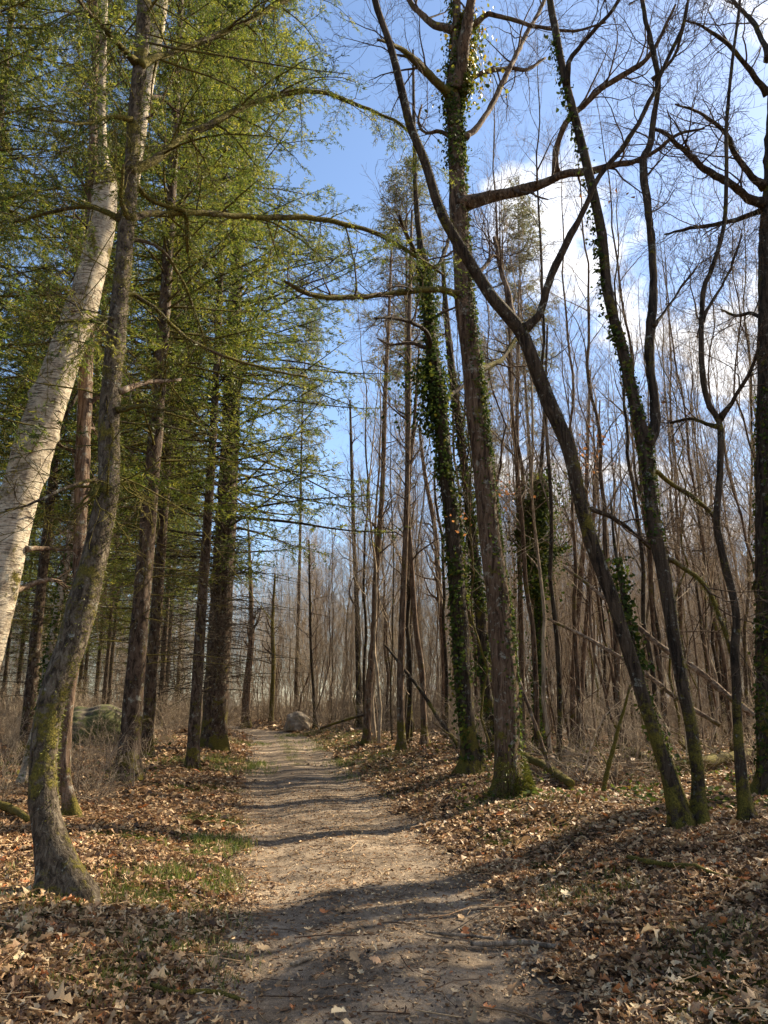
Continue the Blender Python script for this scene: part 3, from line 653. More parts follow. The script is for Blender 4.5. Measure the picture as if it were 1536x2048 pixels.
# main oak beside the path
oak, oak_l = hero('oak_tree', 'thick straight oak with mossy foot and orange tinted ivy, beside the path bend', 'tree',
    [(1020, 1592, 62), (1016, 1550, 52), (1015, 1500, 50), (1012, 1400, 51), (1005, 1300, 48), (996, 1200, 45), (983, 1100, 43), (973, 1000, 40), (961, 900, 39), (950, 800, 39), (940, 700, 37), (928, 600, 37), (923, 500, 34), (915, 400, 34), (912, 300, 30), (906, 200, 29), (908, 150, 24), (913, 60, 18), (912, -60, 14), (905, -260, 9), (890, -420, 5)],
    M_oak, [
    ([(912, 180, 20), (925, 125, 20), (933, 75, 18), (944, 0, 16), (960, -120, 12), (985, -300, 6)], -1.5),
    ([(925, 408, 22), (993, 390, 19), (1048, 378, 17), (1093, 360, 15), (1128, 345, 13), (1183, 338, 12), (1228, 325, 10), (1268, 315, 8), (1308, 296, 7), (1350, 262, 5), (1400, 250, 3)], -3.0),
    ([(1112, 350, 10), (1108, 320, 10), (1112, 290, 10), (1130, 242, 10), (1165, 208, 10), (1195, 178, 9), (1230, 155, 9), (1270, 132, 8), (1300, 100, 7), (1320, 60, 5), (1345, 10, 4)], -1.5),
    ([(912, 172, 11), (938, 162, 9), (968, 145, 8), (1018, 137, 7), (1055, 140, 6), (1093, 115, 4)], 1.5),
    ([(930, 275, 10), (958, 250, 10), (998, 175, 9), (1028, 100, 8), (1048, 60, 7), (1083, 0, 6), (1110, -90, 4)], 2.0, M_red),
    ([(903, 190, 16), (888, 178, 14), (863, 150, 13), (818, 110, 10), (788, 88, 7), (750, 75, 4)], -2.0, M_mbranch),
    ([(910, 62, 12), (868, 50, 12), (838, 25, 10), (812, -10, 8), (780, -80, 5)], 1.0),
    ([(940, 55, 9), (960, 42, 9), (975, 30, 8), (1010, 38, 7), (1060, 52, 6), (1100, 58, 5), (1150, 60, 4), (1210, 45, 3)], -1.0),
    ([(925, 590, 12), (890, 582, 11), (850, 579, 10), (768, 590, 9), (700, 592, 9), (650, 588, 8), (605, 577, 8), (570, 556, 5)], -2.5, M_mbranch),
    ([(955, 742, 9), (985, 728, 9), (1010, 710, 7), (1040, 670, 5)], 1.5, M_mbranch),
    ([(905, 275, 7), (880, 262, 6), (850, 265, 5), (835, 240, 4), (842, 210, 3)], 0.5),
    ], Ytop=1.0, fringe=(0.05, 0.5, 5000), seed=10, sides=30, flare=0.45, rough=0.045, step=0.07, twigs=dict(n=11, l1=(0.7, 2.2), n3=4),
    ivy=[dict(r=(0.03, 0.42), n=1700, spread=0.03, side=0.1, size=0.05), dict(r=(0.25, 0.62), n=1700, spread=0.035, side=0.3), dict(r=(0.52, 0.78), n=1900, spread=0.09, size=0.06)])
mb = MB(); g2 = np.random.default_rng(3)
ivy_on(mb, *oak_l[0], 0.60, 0.70, 2400, spread=0.27, size=0.085, side=0.2, g=g2, clump=0.3)
mb.obj('yellow_ivy', M_ivy_y, oak)
# mossy foot tufts of the oak
mb = MB(); n = 2600; a = rng.normal(size=n)*1.0-0.5; zz = np.abs(rng.normal(size=n))*0.25; c = oak_l[0][0][2]
rr = 0.33*np.exp(-zz*1.2)+0.05
p = np.stack([c[0]+np.cos(a)*rr, c[1]+np.sin(a)*rr, float(ground_h(c[0], c[1]))+zz], -1)
blades(mb, p, nrm(np.stack([np.cos(a), np.sin(a), rng.normal(size=n)*0.7], -1)), rng.uniform(0.04, 0.10, n), 0.012); mb.obj('foot_moss', M_moss, oak)

# long leaning tree
hero('leaning_tree', 'dark slender trunk leaning far left across the sky from the right bank', 'tree',
    [(1368, 1660, 40), (1350, 1600, 32), (1337, 1550, 28), (1303, 1450, 26), (1272, 1350, 26), (1240, 1250, 26), (1226, 1200, 27), (1189, 1100, 28), (1160, 1000, 26), (1138, 900, 28), (1118, 850, 28), (1096, 800, 28), (1058, 700, 27), (1035, 655, 27), (988, 600, 24), (955, 550, 23), (925, 500, 23), (895, 450, 21), (873, 400, 19), (850, 325, 17), (820, 250, 17), (808, 200, 16), (783, 100, 15), (768, 55, 13), (750, 0, 13), (735, -90, 9), (715, -220, 5)],
    M_dark, [
    ([(1038, 662, 14), (1078, 625, 12), (1098, 565, 12), (1128, 490, 11), (1158, 435, 10), (1183, 370, 9), (1218, 320, 8), (1248, 285, 8), (1293, 210, 7), (1328, 135, 6), (1368, 50, 5), (1385, -40, 3)], -0.8),
    ([(1032, 645, 9), (1016, 580, 8), (998, 515, 7), (987, 478, 6)], 0.4, M_red),
    ([(952, 552, 6), (972, 528, 6), (984, 508, 6), (1000, 512, 4)], 0.3, M_red),
    ([(1160, 1010, 8), (1175, 1016, 7), (1218, 1035, 7), (1258, 1062, 6), (1298, 1100, 5)], 0.8),
    ], Ytop=-0.5, fringe=(0.05, 0.7, 2500), seed=20, sides=16, twigs=dict(n=9, t0=0.45, l1=(0.4, 1.4), l2=(0.2, 0.7), l3=(0.1, 0.35)))
hero('slender_tree', 'thin ivy clad stem close behind the foot of the leaning trunk', 'tree',
    [(1378, 1645, 20), (1343, 1540, 18), (1320, 1480, 17), (1298, 1425, 16), (1273, 1325, 14), (1253, 1230, 12), (1240, 1150, 9), (1228, 1080, 6), (1222, 1000, 3)],
    M_dark, Ytop=0.8, seed=25, sides=10, ivy=[dict(r=(0.15, 0.5), n=250), dict(r=(0.45, 0.8), n=500, spread=0.09, size=0.06)])
# forked tree
hero('forked_tree', 'dark tree dividing into two tall stems, ivy leaves along its left stem', 'tree',
    [(1402, 1655, 34), (1399, 1600, 27), (1396, 1550, 25), (1382, 1450, 24), (1361, 1350, 25), (1343, 1250, 26), (1328, 1150, 27), (1308, 1050, 25), (1297, 950, 25), (1290, 885, 27), (1278, 840, 24), (1268, 800, 22), (1245, 700, 21), (1218, 600, 20), (1207, 500, 19), (1200, 450, 19), (1178, 350, 18), (1154, 250, 16), (1128, 150, 15), (1109, 50, 14), (1100, 0, 13), (1085, -120, 10), (1070, -300, 5)],
    M_dark, [
    ([(1290, 893, 18), (1306, 872, 17), (1315, 840, 16), (1315, 800, 16), (1306, 725, 15), (1308, 650, 15), (1312, 600, 14), (1310, 500, 13), (1303, 400, 12), (1298, 320, 12), (1313, 270, 10), (1323, 150, 9), (1313, 75, 8), (1298, 0, 7), (1290, -120, 4)], 0.7),
    ([(1133, 172, 8), (1136, 120, 8), (1158, 90, 7), (1198, 45, 6), (1233, 0, 5), (1260, -60, 3)], -0.6),
    ([(1298, 948, 7), (1311, 945, 7), (1343, 975, 7), (1393, 1005, 7), (1428, 1045, 6)], 0.9, M_mbranch),
    ([(1325, 1122, 7), (1345, 1122, 7), (1368, 1140, 7), (1400, 1160, 7), (1425, 1200, 6), (1445, 1260, 6), (1462, 1312, 6)], 0.3, M_mbranch),
    ([(1306, 160, 5), (1345, 120, 5), (1365, 60, 4), (1378, 0, 3)], -0.6),
    ([(1310, 650, 5), (1340, 610, 4), (1375, 560, 4), (1400, 530, 3)], 0.6),
    ], Ytop=0.6, fringe=(0.02, 0.4, 1500), seed=30, sides=16, twigs=dict(n=10, t0=0.3, l1=(0.5, 1.6), l2=(0.25, 0.8), l3=(0.1, 0.4)),
    ivy=[dict(r=(0.22, 0.42), n=500, spread=0.02, size=0.045), dict(r=(0.40, 0.74), n=420, spread=0.07, side=3.2, size=0.06)])
hero('slender_tree', 'slim crooked trunk on the right between the forked tree and the edge trunk', 'tree',
    [(1496, 1645, 26), (1489, 1600, 23), (1483, 1550, 22), (1475, 1450, 18), (1472, 1350, 18), (1470, 1300, 18), (1473, 1250, 15), (1468, 1200, 15), (1443, 1100, 14), (1433, 1040, 13), (1440, 950, 13), (1440, 850, 12), (1418, 810, 12), (1405, 750, 11), (1403, 650, 10), (1408, 575, 10), (1423, 540, 9), (1448, 450, 8), (1453, 350, 8), (1453, 250, 7), (1465, 120, 6), (1480, 0, 5), (1490, -150, 3)],
    M_dark, [
    ([(1440, 838, 8), (1458, 815, 7), (1480, 780, 6), (1500, 740, 6), (1515, 700, 4)], -0.5),
    ([(1438, 855, 7), (1415, 850, 6), (1380, 838, 5), (1340, 845, 4)], 0.6),
    ([(1405, 640, 5), (1425, 600, 5), (1455, 555, 4), (1480, 470, 3)], 0.4)],
    Ytop=0.4, seed=40, sides=14, twigs=dict(trunk=0.4, n=10, t0=0.4, l1=(0.5, 1.5), l2=(0.25, 0.7), l3=(0.1, 0.35)))
hero('edge_tree', 'broad dark trunk standing upright at the right edge of the view', 'tree',
    [(1556, 1600, 78), (1553, 1550, 68), (1550, 1450, 66), (1548, 1300, 66), (1546, 1100, 65), (1545, 900, 60), (1546, 700, 56), (1546, 500, 52), (1552, 350, 46), (1558, 200, 40), (1560, 0, 34), (1560, -250, 22), (1556, -500, 8)],
    M_dark, [
    ([(1530, 408, 15), (1500, 395, 14), (1468, 368, 13), (1418, 340, 11), (1378, 300, 9), (1343, 265, 7), (1310, 250, 4)], -2),
    ([(1530, 372, 12), (1500, 350, 10), (1470, 312, 9), (1450, 272, 7), (1400, 232, 5), (1350, 215, 3)], -1),
    ([(1530, 420, 9), (1490, 435, 8), (1440, 450, 7), (1380, 455, 5), (1330, 468, 3)], 1.5),
    ([(1535, 190, 9), (1500, 140, 8), (1460, 90, 7), (1420, 60, 5), (1370, 40, 3)], -1),
    ([(1535, 120, 9), (1510, 60, 8), (1470, 10, 6), (1440, -50, 4)], 1),
    ([(1528, 640, 7), (1500, 625, 6), (1470, 632, 5), (1440, 620, 3)], 1)],
    Ytop=0.6, seed=50, sides=24, twigs=dict(n=12, t0=0.2, l1=(0.6, 1.9)), ivy=[dict(r=(0.02, 0.3), n=900, spread=0.03, side=3.4)])
# ivy clad trunks behind the oak
hero('ivy_clad_tree', 'tall trunk wrapped in dark glossy ivy, just left of the thick oak', 'tree',
    [(944, 1545, 44), (940, 1500, 36), (929, 1400, 33), (922, 1300, 34), (916, 1200, 34), (912, 1150, 33), (904, 1050, 30), (893, 950, 28), (884, 850, 27), (870, 750, 25), (858, 650, 22), (848, 560, 17), (840, 480, 13), (832, 400, 10), (828, 250, 7), (826, 100, 4)],
    M_dark, [([(866, 700, 8), (845, 660, 7), (800, 640, 6), (750, 637, 4)], -2), ([(880, 820, 8), (905, 790, 7), (935, 770, 5)], 2), ([(850, 580, 8), (880, 520, 7), (900, 470, 5)], 2), ([(845, 530, 8), (815, 470, 7), (800, 430, 4)], -1)],
    Ytop=1, seed=60, sides=16, twigs=dict(n=7, trunk=0.5, t0=0.45, l1=(0.8, 2.2)),
    ivy=[dict(r=(0.02, 0.66), n=3300, spread=0.08, size=0.07, clump=0.75), dict(r=(0.34, 0.64), n=2000, spread=0.20, size=0.07, clump=0.9), dict(r=(0.40, 0.50), n=900, spread=0.45, size=0.09, side=3.1)])
hero('ivy_clad_tree', 'narrow ivy covered stem seen in the gap between the oak and its ivied neighbour', 'tree',
    [(992, 1540, 26), (982, 1450, 22), (968, 1350, 21), (962, 1250, 20), (952, 1150, 20), (938, 1020, 18), (925, 900, 16), (905, 750, 14), (892, 620, 11), (885, 520, 7)],
    M_dark, seed=63, Y=19.5, sides=12, twigs=dict(n=8, trunk=0.5, t0=0.45, l1=(0.8, 2.0)), ivy=[dict(r=(0.02, 0.75), n=1800, spread=0.09, size=0.07, clump=0.8), dict(r=(0.3, 0.7), n=900, spread=0.3, size=0.085, clump=0.6)])
tr_, ln_ = hero('ivy_clad_tree', 'thin tree carrying a bushy head of ivy, to the right of the thick oak', 'tree',
    [(1076, 1512, 14), (1074, 1400, 12), (1076, 1300, 11), (1078, 1200, 10), (1078, 1100, 9), (1082, 950, 8), (1090, 800, 6), (1095, 650, 4)],
    M_dark, [([(1078, 1150, 7), (1100, 1110, 6), (1125, 1090, 5)], 0.6), ([(1078, 1160, 7), (1055, 1110, 6), (1035, 1060, 4)], -0.4), ([(1079, 1080, 6), (1060, 1040, 5), (1048, 1000, 3)], -0.4)], seed=66, sides=10, twigs=dict(n=8, trunk=0.5, t0=0.5, l1=(0.8, 2.0)),
    ivy=[dict(r=(0.0, 0.5), n=2600, spread=0.10, size=0.075, clump=0.3), dict(r=(0.34, 0.62), n=4200, spread=0.46, size=0.095, clump=0.3), dict(line=1, r=(0.1, 1.0), n=800, spread=0.2, size=0.08), dict(line=2, r=(0.1, 1.0), n=900, spread=0.2, size=0.08), dict(line=3, r=(0, 1), n=500, spread=0.2, size=0.08)])

# ---- the near trees on the left
def sprays(mbN, mbT, src, g, n1=10, l1=(0.5, 1.4), l2=(0.2, 0.5), blade=(0.03, 0.055), bw=0.008, droop=-0.16, t0=0.15, nb=26, n2=9):
    A = grow(*src, n1, t0, 1.0, (40, 80), l1, 7, 0.10, (0, 0, droop), rs=0.4, minr=0.0035, rg=g, planar=0.6)
    B = grow(*A, n2, 0.1, 1.0, (35, 60), l2, 5, 0.12, (0, 0, droop*0.8), rs=0.4, minr=0.002, rg=g, planar=0.5)
    tubes(mbT, *A, 3); tubes(mbT, *B, 3)
    for Q, k in ((B[0], nb), (A[0], nb)):
        p, t = along(Q, k, g, 0.1, 1.0)
        s = nrm(np.cross(t, np.array([0, 0, 1.])+0.3*g.normal(size=t.shape)))*np.where(g.random(len(t)) < 0.5, -1, 1)[:, None]
        d = nrm(t*0.75+s*0.85+g.normal(size=t.shape)*0.22+np.array([0, 0, -0.12]))
        base = np.repeat(g.random(len(Q)), k)*0.6
        blades(mbN, p, d, g.uniform(*blade, len(p)), bw, rnd=np.clip(base+g.random(len(p))*0.4, 0, 1), g=g)
curved, cl_ = hero('curved_tree', 'near trunk on the left, curving at its mossy foot and dark on its shaded side', 'tree',
    [(128, 1792, 80), (118, 1745, 67), (106, 1700, 62), (92, 1640, 54), (86, 1600, 56), (86, 1550, 53), (88, 1500, 53), (94, 1450, 53), (105, 1400, 53), (120, 1350, 54), (139, 1300, 55), (154, 1250, 57), (167, 1200, 58), (181, 1150, 53), (193, 1100, 51), (203, 1050, 48), (213, 1000, 44), (218, 950, 41), (218, 850, 40), (225, 750, 38), (234, 650, 36), (239, 600, 33), (249, 500, 32), (258, 400, 28), (265, 300, 27), (272, 200, 26), (283, 100, 27), (289, 0, 26), (296, -150, 19), (300, -350, 11), (302, -500, 4)],
    M_grey, [
    ([(255, 437, 12), (275, 432, 11), (310, 425, 10), (400, 428, 10), (480, 433, 9), (600, 432, 9), (700, 447, 8), (768, 468, 7), (840, 510, 6), (890, 545, 4)], 3.5, M_mbranch),
    ([(258, 348, 15), (300, 325, 13), (322, 312, 14), (350, 288, 11), (370, 272, 11), (430, 245, 11), (490, 215, 10), (560, 195, 10), (612, 185, 8), (680, 192, 7), (740, 215, 6), (800, 245, 5), (845, 290, 4), (868, 345, 3)], 3.0, M_mbranch),
    ([(278, 130, 12), (310, 112, 11), (350, 98, 10), (430, 65, 10), (500, 35, 9), (570, 0, 7), (620, -40, 4)], 1.5, M_mbranch),
    ([(272, 125, 10), (240, 92, 9), (205, 55, 8), (175, 20, 7), (145, -15, 5)], -1.2, M_mbranch),
    ([(245, 440, 9), (180, 415, 7), (100, 425, 6), (40, 440, 5), (0, 447, 4)], 0.6, M_mbranch),
    ([(236, 785, 8), (262, 772, 8), (300, 765, 7), (345, 764, 6), (361, 762, 5)], 0.6, M_log),
    ([(230, 825, 8), (262, 818, 7), (300, 809, 6), (320, 811, 5)], -0.3, M_mbranch),
    ([(215, 972, 12), (200, 972, 11), (188, 992, 9), (184, 1000, 6)], -0.2, M_mbranch),
    ([(222, 968, 8), (245, 962, 7), (270, 966, 5)], 0.3, M_mbranch),
    ([(215, 960, 6), (160, 970, 5), (100, 995, 5), (50, 1012, 4), (10, 1020, 3)], -1.0, M_dark),
    ([(250, 480, 6), (280, 478, 6), (320, 500, 5), (360, 560, 5), (385, 620, 4), (410, 700, 3)], 1.2, M_mbranch),
    ([(240, 600, 7), (262, 588, 7), (300, 610, 6), (350, 655, 6), (400, 690, 5), (470, 720, 5), (560, 745, 4), (620, 760, 3)], 1.5, M_mbranch),
    ([(258, 440, 7), (244, 400, 7), (246, 360, 6), (249, 330, 5)], -0.3, M_mbranch),
    ([(240, 640, 6), (215, 632, 5), (205, 638, 5), (150, 640, 5), (90, 637, 4)], -0.5, M_mbranch),
    ([(262, 240, 7), (220, 232, 6), (170, 245, 5), (110, 240, 4)], -0.8, M_mbranch),
    ([(255, 350, 8), (300, 400, 7), (350, 415, 6), (372, 430, 6), (374, 505, 4)], 0.8, M_mbranch)],
    Ytop=1.2, fringe=(0.0, 0.6, 5000), seed=70, sides=28, step=0.06, flare=0.5, rough=0.035, twigs=dict(n=5, t0=0.3, l1=(0.3, 1.1), l2=(0.15, 0.5), l3=(0.08, 0.25), n3=2), tmat=M_mbranch)
mbN, mbT = MB(), MB(); g2 = np.random.default_rng(5)
sprays(mbN, mbT, stack([cl_[i] for i in (1, 2, 3)], 16), g2, n1=20, t0=0.08, l1=(0.5, 1.7), n2=10)
sprays(mbN, mbT, stack([cl_[i] for i in (4, 5, 14, 15)], 16), g2, n1=12, t0=0.08, nb=24)
TP, TR = resamp(cl_[0][0][int(len(cl_[0][0])*0.62):], cl_[0][1][int(len(cl_[0][0])*0.62):], 16)
A = grow(TP[None], TR[None], 34, 0, 1, (65, 105), (1.2, 3.0), 8, 0.07, (0, 0, -0.05), rs=0.25, rg=g2)
tubes(mbT, *A, 4); sprays(mbN, mbT, A, g2, n1=7, l1=(0.3, 0.9), nb=16, n2=6)
Pc, Rc = cl_[0]; a_, b_ = int(len(Pc)*0.22), int(len(Pc)*0.66); TP2, TR2 = resamp(Pc[a_:b_], Rc[a_:b_], 16)
A = grow(TP2[None], TR2[None]*0.4, 26, 0, 1, (60, 105), (0.5, 2.6), 9, 0.13, (0, 0, -0.07), rs=0.28, minr=0.006, rg=g2, tfall=0)
B = grow(*A, 5, 0.2, 1, (30, 80), (0.2, 0.9), 6, 0.16, (0, 0, -0.12), rs=0.5, minr=0.0035, rg=g2)
C2 = grow(*B, 3, 0.2, 1, (30, 80), (0.08, 0.3), 4, 0.2, (0, 0, -0.1), rs=0.6, minr=0.0025, rg=g2)
for q_ in (A, B, C2): tubes(mbT, *q_, 4)
q_, t_ = along(A[0], 90, g2, 0.02, 0.95); blades(mbM := MB(), q_, nrm(g2.normal(size=q_.shape)+np.array([0, 0, -0.6])), g2.uniform(0.012, 0.04, len(q_)), 0.006, g=g2)
mbM.obj('moss_fringe', M_moss, curved, kind='stuff')
mbN.obj('needles', M_needle, curved, kind='stuff'); mbT.obj('branchlets', M_mbranch, curved, kind='stuff')

hero('birch_tree', 'pale birch trunk with patchy bark leaning in from the left edge', 'tree',
    [(-108, 1640, 92), (-92, 1560, 84), (-60, 1400, 78), (-20, 1250, 76), (2, 1150, 76), (24, 1050, 75), (50, 950, 74), (81, 850, 71), (116, 750, 67), (152, 650, 61), (168, 600, 59), (194, 500, 51), (206, 425, 49), (212, 370, 44), (212, 345, 30), (206, 310, 19), (203, 200, 16), (206, 100, 14), (209, 0, 12), (214, -200, 6)],
    M_birch, [
    ([(18, 1185, 8), (50, 1172, 8), (90, 1160, 7), (122, 1166, 5)], 0.6, M_log),
    ([(50, 1098, 7), (80, 1097, 7), (130, 1100, 4)], 0.5, M_log),
    ([(110, 820, 5), (130, 700, 4), (160, 640, 3)], 0.6, M_dark),
    ([(60, 905, 6), (100, 870, 6), (150, 790, 5), (175, 720, 4)], 0.9, M_dark)],
    Y=9.3, Ytop=1.0, seed=80, sides=30, step=0.08, flare=0.3, rough=0.02, ivy=[dict(r=(0.60, 0.80), n=260, spread=0.05, size=0.05)],
    twigs=dict(n=7, trunk=0.5, t0=0.7, l1=(0.6, 1.8)))
hero('birch_tree', 'bright upright birch stem behind the curved trunk near the top', 'tree',
    [(100, 1600, 22), (95, 1500, 24), (108, 1400, 24), (142, 1300, 24), (172, 1200, 24), (200, 1080, 24), (218, 950, 24), (222, 850, 24), (232, 700, 24), (246, 550, 24), (262, 400, 25), (280, 250, 27), (296, 150, 30), (306, 100, 30), (322, 0, 28), (340, -200, 18), (350, -380, 6)],
    M_birch, Y=13.0, seed=85, sides=20, step=0.1, flare=0.2, rough=0.02, twigs=dict(trunk=0.5, n=14, t0=0.6, l1=(0.6, 2)))
hero('mossy_tree', 'slim orange lit trunk with mossy foot right behind the curved trunk', 'tree',
    [(147, 1638, 30), (140, 1600, 24), (130, 1550, 23), (132, 1450, 23), (145, 1350, 20), (158, 1250, 20), (158, 1150, 24), (160, 1050, 25), (165, 950, 27), (168, 850, 27), (172, 750, 27), (176, 650, 26), (182, 500, 22), (186, 350, 19), (190, 150, 14), (192, -50, 8)],
    M_red, Ytop=0.5, seed=90, sides=16, step=0.1, flare=0.5, twigs=dict(trunk=0.5, n=20, t0=0.3, l1=(0.5, 1.6)))
hero('slender_tree', 'thin pale stem with ivy, leaning right in the gap left of the curved trunk', 'tree',
    [(48, 1570, 20), (60, 1500, 16), (78, 1430, 15), (92, 1350, 15), (110, 1250, 15), (128, 1150, 15), (140, 1080, 15), (150, 980, 13), (158, 850, 11), (164, 650, 8), (168, 400, 4)],
    M_birch, seed=95, sides=10, ivy=[dict(r=(0.1, 0.5), n=900, spread=0.05, size=0.06)], twigs=dict(trunk=0.5, n=10, t0=0.5, l1=(0.5, 1.6)))
# ------------------------------------------------------------------ reddish trunks by the track, traced
mids = [
 ('straight reddish trunk rising left of the darker pole beside the track', [(732, 1490, 18), (735, 1440, 16), (738, 1372, 16), (747, 1286, 14), (750, 1200, 13), (752, 1150, 12), (760, 1050, 11), (766, 950, 10), (770, 800, 9), (777, 650, 7), (783, 500, 4)], M_red, 2),
 ('straight dark brown pole of a tree standing alone right of the track', [(803, 1503, 19), (802, 1450, 16), (801, 1372, 15), (803, 1286, 14), (806, 1200, 13), (812, 1050, 11), (816, 900, 10), (818, 750, 9), (819, 600, 8), (824, 420, 4)], M_red, 3),
 ('pair like thin trunk just left of the straight reddish trunk', [(719, 1462, 12), (717, 1380, 11), (715, 1280, 10), (713, 1200, 9), (708, 1080, 8), (704, 950, 7), (700, 800, 4)], M_dark, 4),
 ('bent reddish trunk between the dark pole and the ivied tree', [(850, 1492, 15), (847, 1420, 12), (844, 1343, 12), (832, 1257, 11), (827, 1200, 11), (822, 1110, 10), (816, 1000, 8), (828, 850, 7), (838, 700, 4)], M_red, 5),
 ('pinkish straight trunk behind the ivied tree', [(888, 1478, 14), (889, 1400, 13), (888, 1300, 12), (878, 1180, 11), (870, 1060, 9), (850, 950, 8), (838, 850, 5)], M_red, 6),
 ('slim brown trunk close right of the thick oak', [(1048, 1500, 13), (1044, 1400, 12), (1043, 1300, 11), (1040, 1150, 10), (1036, 1000, 9), (1034, 850, 8), (1036, 700, 6), (1038, 560, 3)], M_red, 7),
 ('mossy foot trunk midway between the oak and the leaning tree', [(1148, 1502, 14), (1146, 1400, 12), (1150, 1300, 11), (1160, 1180, 10), (1170, 1050, 9), (1175, 900, 7), (1180, 740, 4)], M_red, 8),
 ('slim trunk beside the mossy foot trunk right of the oak', [(1166, 1498, 10), (1163, 1400, 9), (1170, 1280, 9), (1182, 1120, 8), (1192, 960, 6), (1200, 800, 3)], M_red, 9),
 ('curved tan trunk with mossy foot left of the far boulder', [(493, 1456, 19), (492, 1400, 16), (497, 1340, 14), (502, 1290, 12), (503, 1230, 10), (500, 1130, 7), (496, 1040, 3)], M_red, 10),
 ('slender mossy trunk between the tan trunk and the far boulder', [(542, 1448, 9), (545, 1380, 9), (547, 1320, 8), (545, 1250, 7), (550, 1150, 4)], M_mlog, 11),
 ('dark stem standing right behind the far boulder', [(630, 1458, 7), (627, 1380, 6), (622, 1300, 6), (620, 1200, 5), (618, 1080, 3)], M_dark, 12),
]
for lab, pts, mt, sdn in mids:
    hero('slim_tree', lab, 'tree', pts, mt, seed=200+sdn, sides=10, step=0.25, flare=0.55, twigs=dict(trunk=0.3, n=26, t0=0.35, l1=(0.8, 2.6), l2=(0.3, 1.0), n3=3), Ytop=0.5)

# ------------------------------------------------------------------ conifers
def conifer_parts(h, cb, rmax, seed, nbr=150, r0=0.22, bl=(0.07, 0.13), bw=0.022, nb=16, n2=20, dead=60, droop=-0.03, taper=1.0, n3=0, l2=(0.35, 1.1), t2=0.18, up=0.55):
    g = np.random.default_rng(seed)
    K = 24; z = np.linspace(-0.2, h, K); TP = np.stack([0.12*np.sin(z*0.3+seed)*z/h, 0.12*np.cos(z*0.25+seed)*z/h, z], -1); TR = r0*(1-z.clip(0)/h)**0.85+0.012
    mt = MB(); bark_tube(mt, *[resamp(TP, TR, int(h/0.3))[i] for i in (0, 1)], 14, 0.05, 0.5, seed)
    def limbs(n, za, zb, lf, updeg, K=9, dr=droop):
        zz = za+(zb-za)*((np.arange(n)+g.random(n))/n); a = g.random(n)*6.28
        ln = lf(zz)*g.uniform(0.7, 1.1, n); up = np.radians(updeg(zz)+g.normal(size=n)*7)
        d = np.stack([np.cos(a)*np.cos(up), np.sin(a)*np.cos(up), np.sin(up)], -1)
        i = np.clip((zz+0.2)/(h+0.2)*(K_-1), 0, K_-1.001); ii = i.astype(int); w = (i-ii)[:, None]
        P = np.zeros((n, K, 3)); P[:, 0] = TP[ii]*(1-w)+TP[ii+1]*w; st = (ln/(K-1))[:, None]
        for k in range(1, K):
            d = nrm(d+np.array([0, 0, dr])+g.normal(size=d.shape)*0.04+(np.array([0, 0, 0.06]) if k > K*0.6 else 0)); P[:, k] = P[:, k-1]+d*st
        R = (0.006+0.008*ln)[:, None]*np.linspace(1, 0.2, K)
        return P, R
    K_ = K
    prof = lambda zz: rmax*np.clip(((h-zz)/(h-cb)), 0.02, 1)**taper*np.clip(0.55+(zz-cb)/(h*0.15), 0.5, 1)
    BP, BR = limbs(nbr, cb, h-0.2, prof, lambda zz: 5+25*(zz-cb)/(h-cb))
    mbr = MB(); tubes(mbr, BP, BR, 4)
    mf = MB()
    A = grow(BP, BR, n2, t2, 1.0, (40, 70), l2, 5, 0.10, (0, 0, -0.08), rs=0.4, minr=0.003, rg=g, planar=0.35, tfall=0.6); tubes(mbr, *A, 3)
    def fol(Q, k, t0=0.05):
        p, t = along(Q, k, g, t0, 1.0)
        s = nrm(np.cross(t, np.array([0, 0, 1.])+0.35*g.normal(size=t.shape)))*np.where(g.random(len(t)) < 0.5, -1, 1)[:, None]
        d = nrm(t*0.7+s*0.8+g.normal(size=t.shape)*0.3+np.array([0, 0, -0.15]))
        base = np.repeat(g.random(len(Q)), k)*0.6
        blades(mf, p, d, g.uniform(*bl, len(p)), bw, rnd=np.clip(base+g.random(len(p))*0.4, 0, 1), g=g)
    fol(A[0], nb)
    if n3:
        B = grow(*A, n3, 0.2, 1.0, (35, 60), (0.12, 0.35), 3, 0.1, (0, 0, -0.1), rs=0.5, minr=0.002, rg=g, planar=0.5); fol(B[0], nb//2)
    fol(BP[BP[:, 0, 2] > cb+0.5], nb, 0.5)
    UP, UR = limbs(int(nbr*up), h*0.40, h*0.97, lambda zz: prof(zz)*0.55, lambda zz: 0+15*(zz-cb)/(h-cb), dr=-0.06)
    tubes(mbr, UP, UR, 3); A2 = grow(UP, UR, n2//2, 0.06, 1.0, (40, 80), (l2[0]*0.8, l2[1]*0.8), 5, 0.12, (0, 0, -0.12), rs=0.4, minr=0.003, rg=g, planar=0.6, tfall=0.3); tubes(mbr, *A2, 3); fol(A2[0], nb)
    if dead:
        DP, DR = limbs(dead, 1.8, cb+2, lambda zz: 0.8+0.35*rmax+0*zz, lambda zz: 5+0*zz, K=7, dr=-0.06); DR = DR*0.6
        tubes(mbr, DP, DR, 3)
        D2 = grow(DP, DR, 7, 0.1, 1, (35, 75), (0.25, 0.9), 5, 0.2, (0, 0, -0.12), rs=0.4, minr=0.0025, rg=g, planar=0.8); tubes(mbr, *D2, 3)
        D3 = grow(*D2, 3, 0.1, 1, (30, 70), (0.12, 0.4), 3, 0.2, (0, 0, -0.12), rs=0.5, minr=0.002, rg=g); tubes(mbr, *D3, 3)
    return mt, mbr, mf
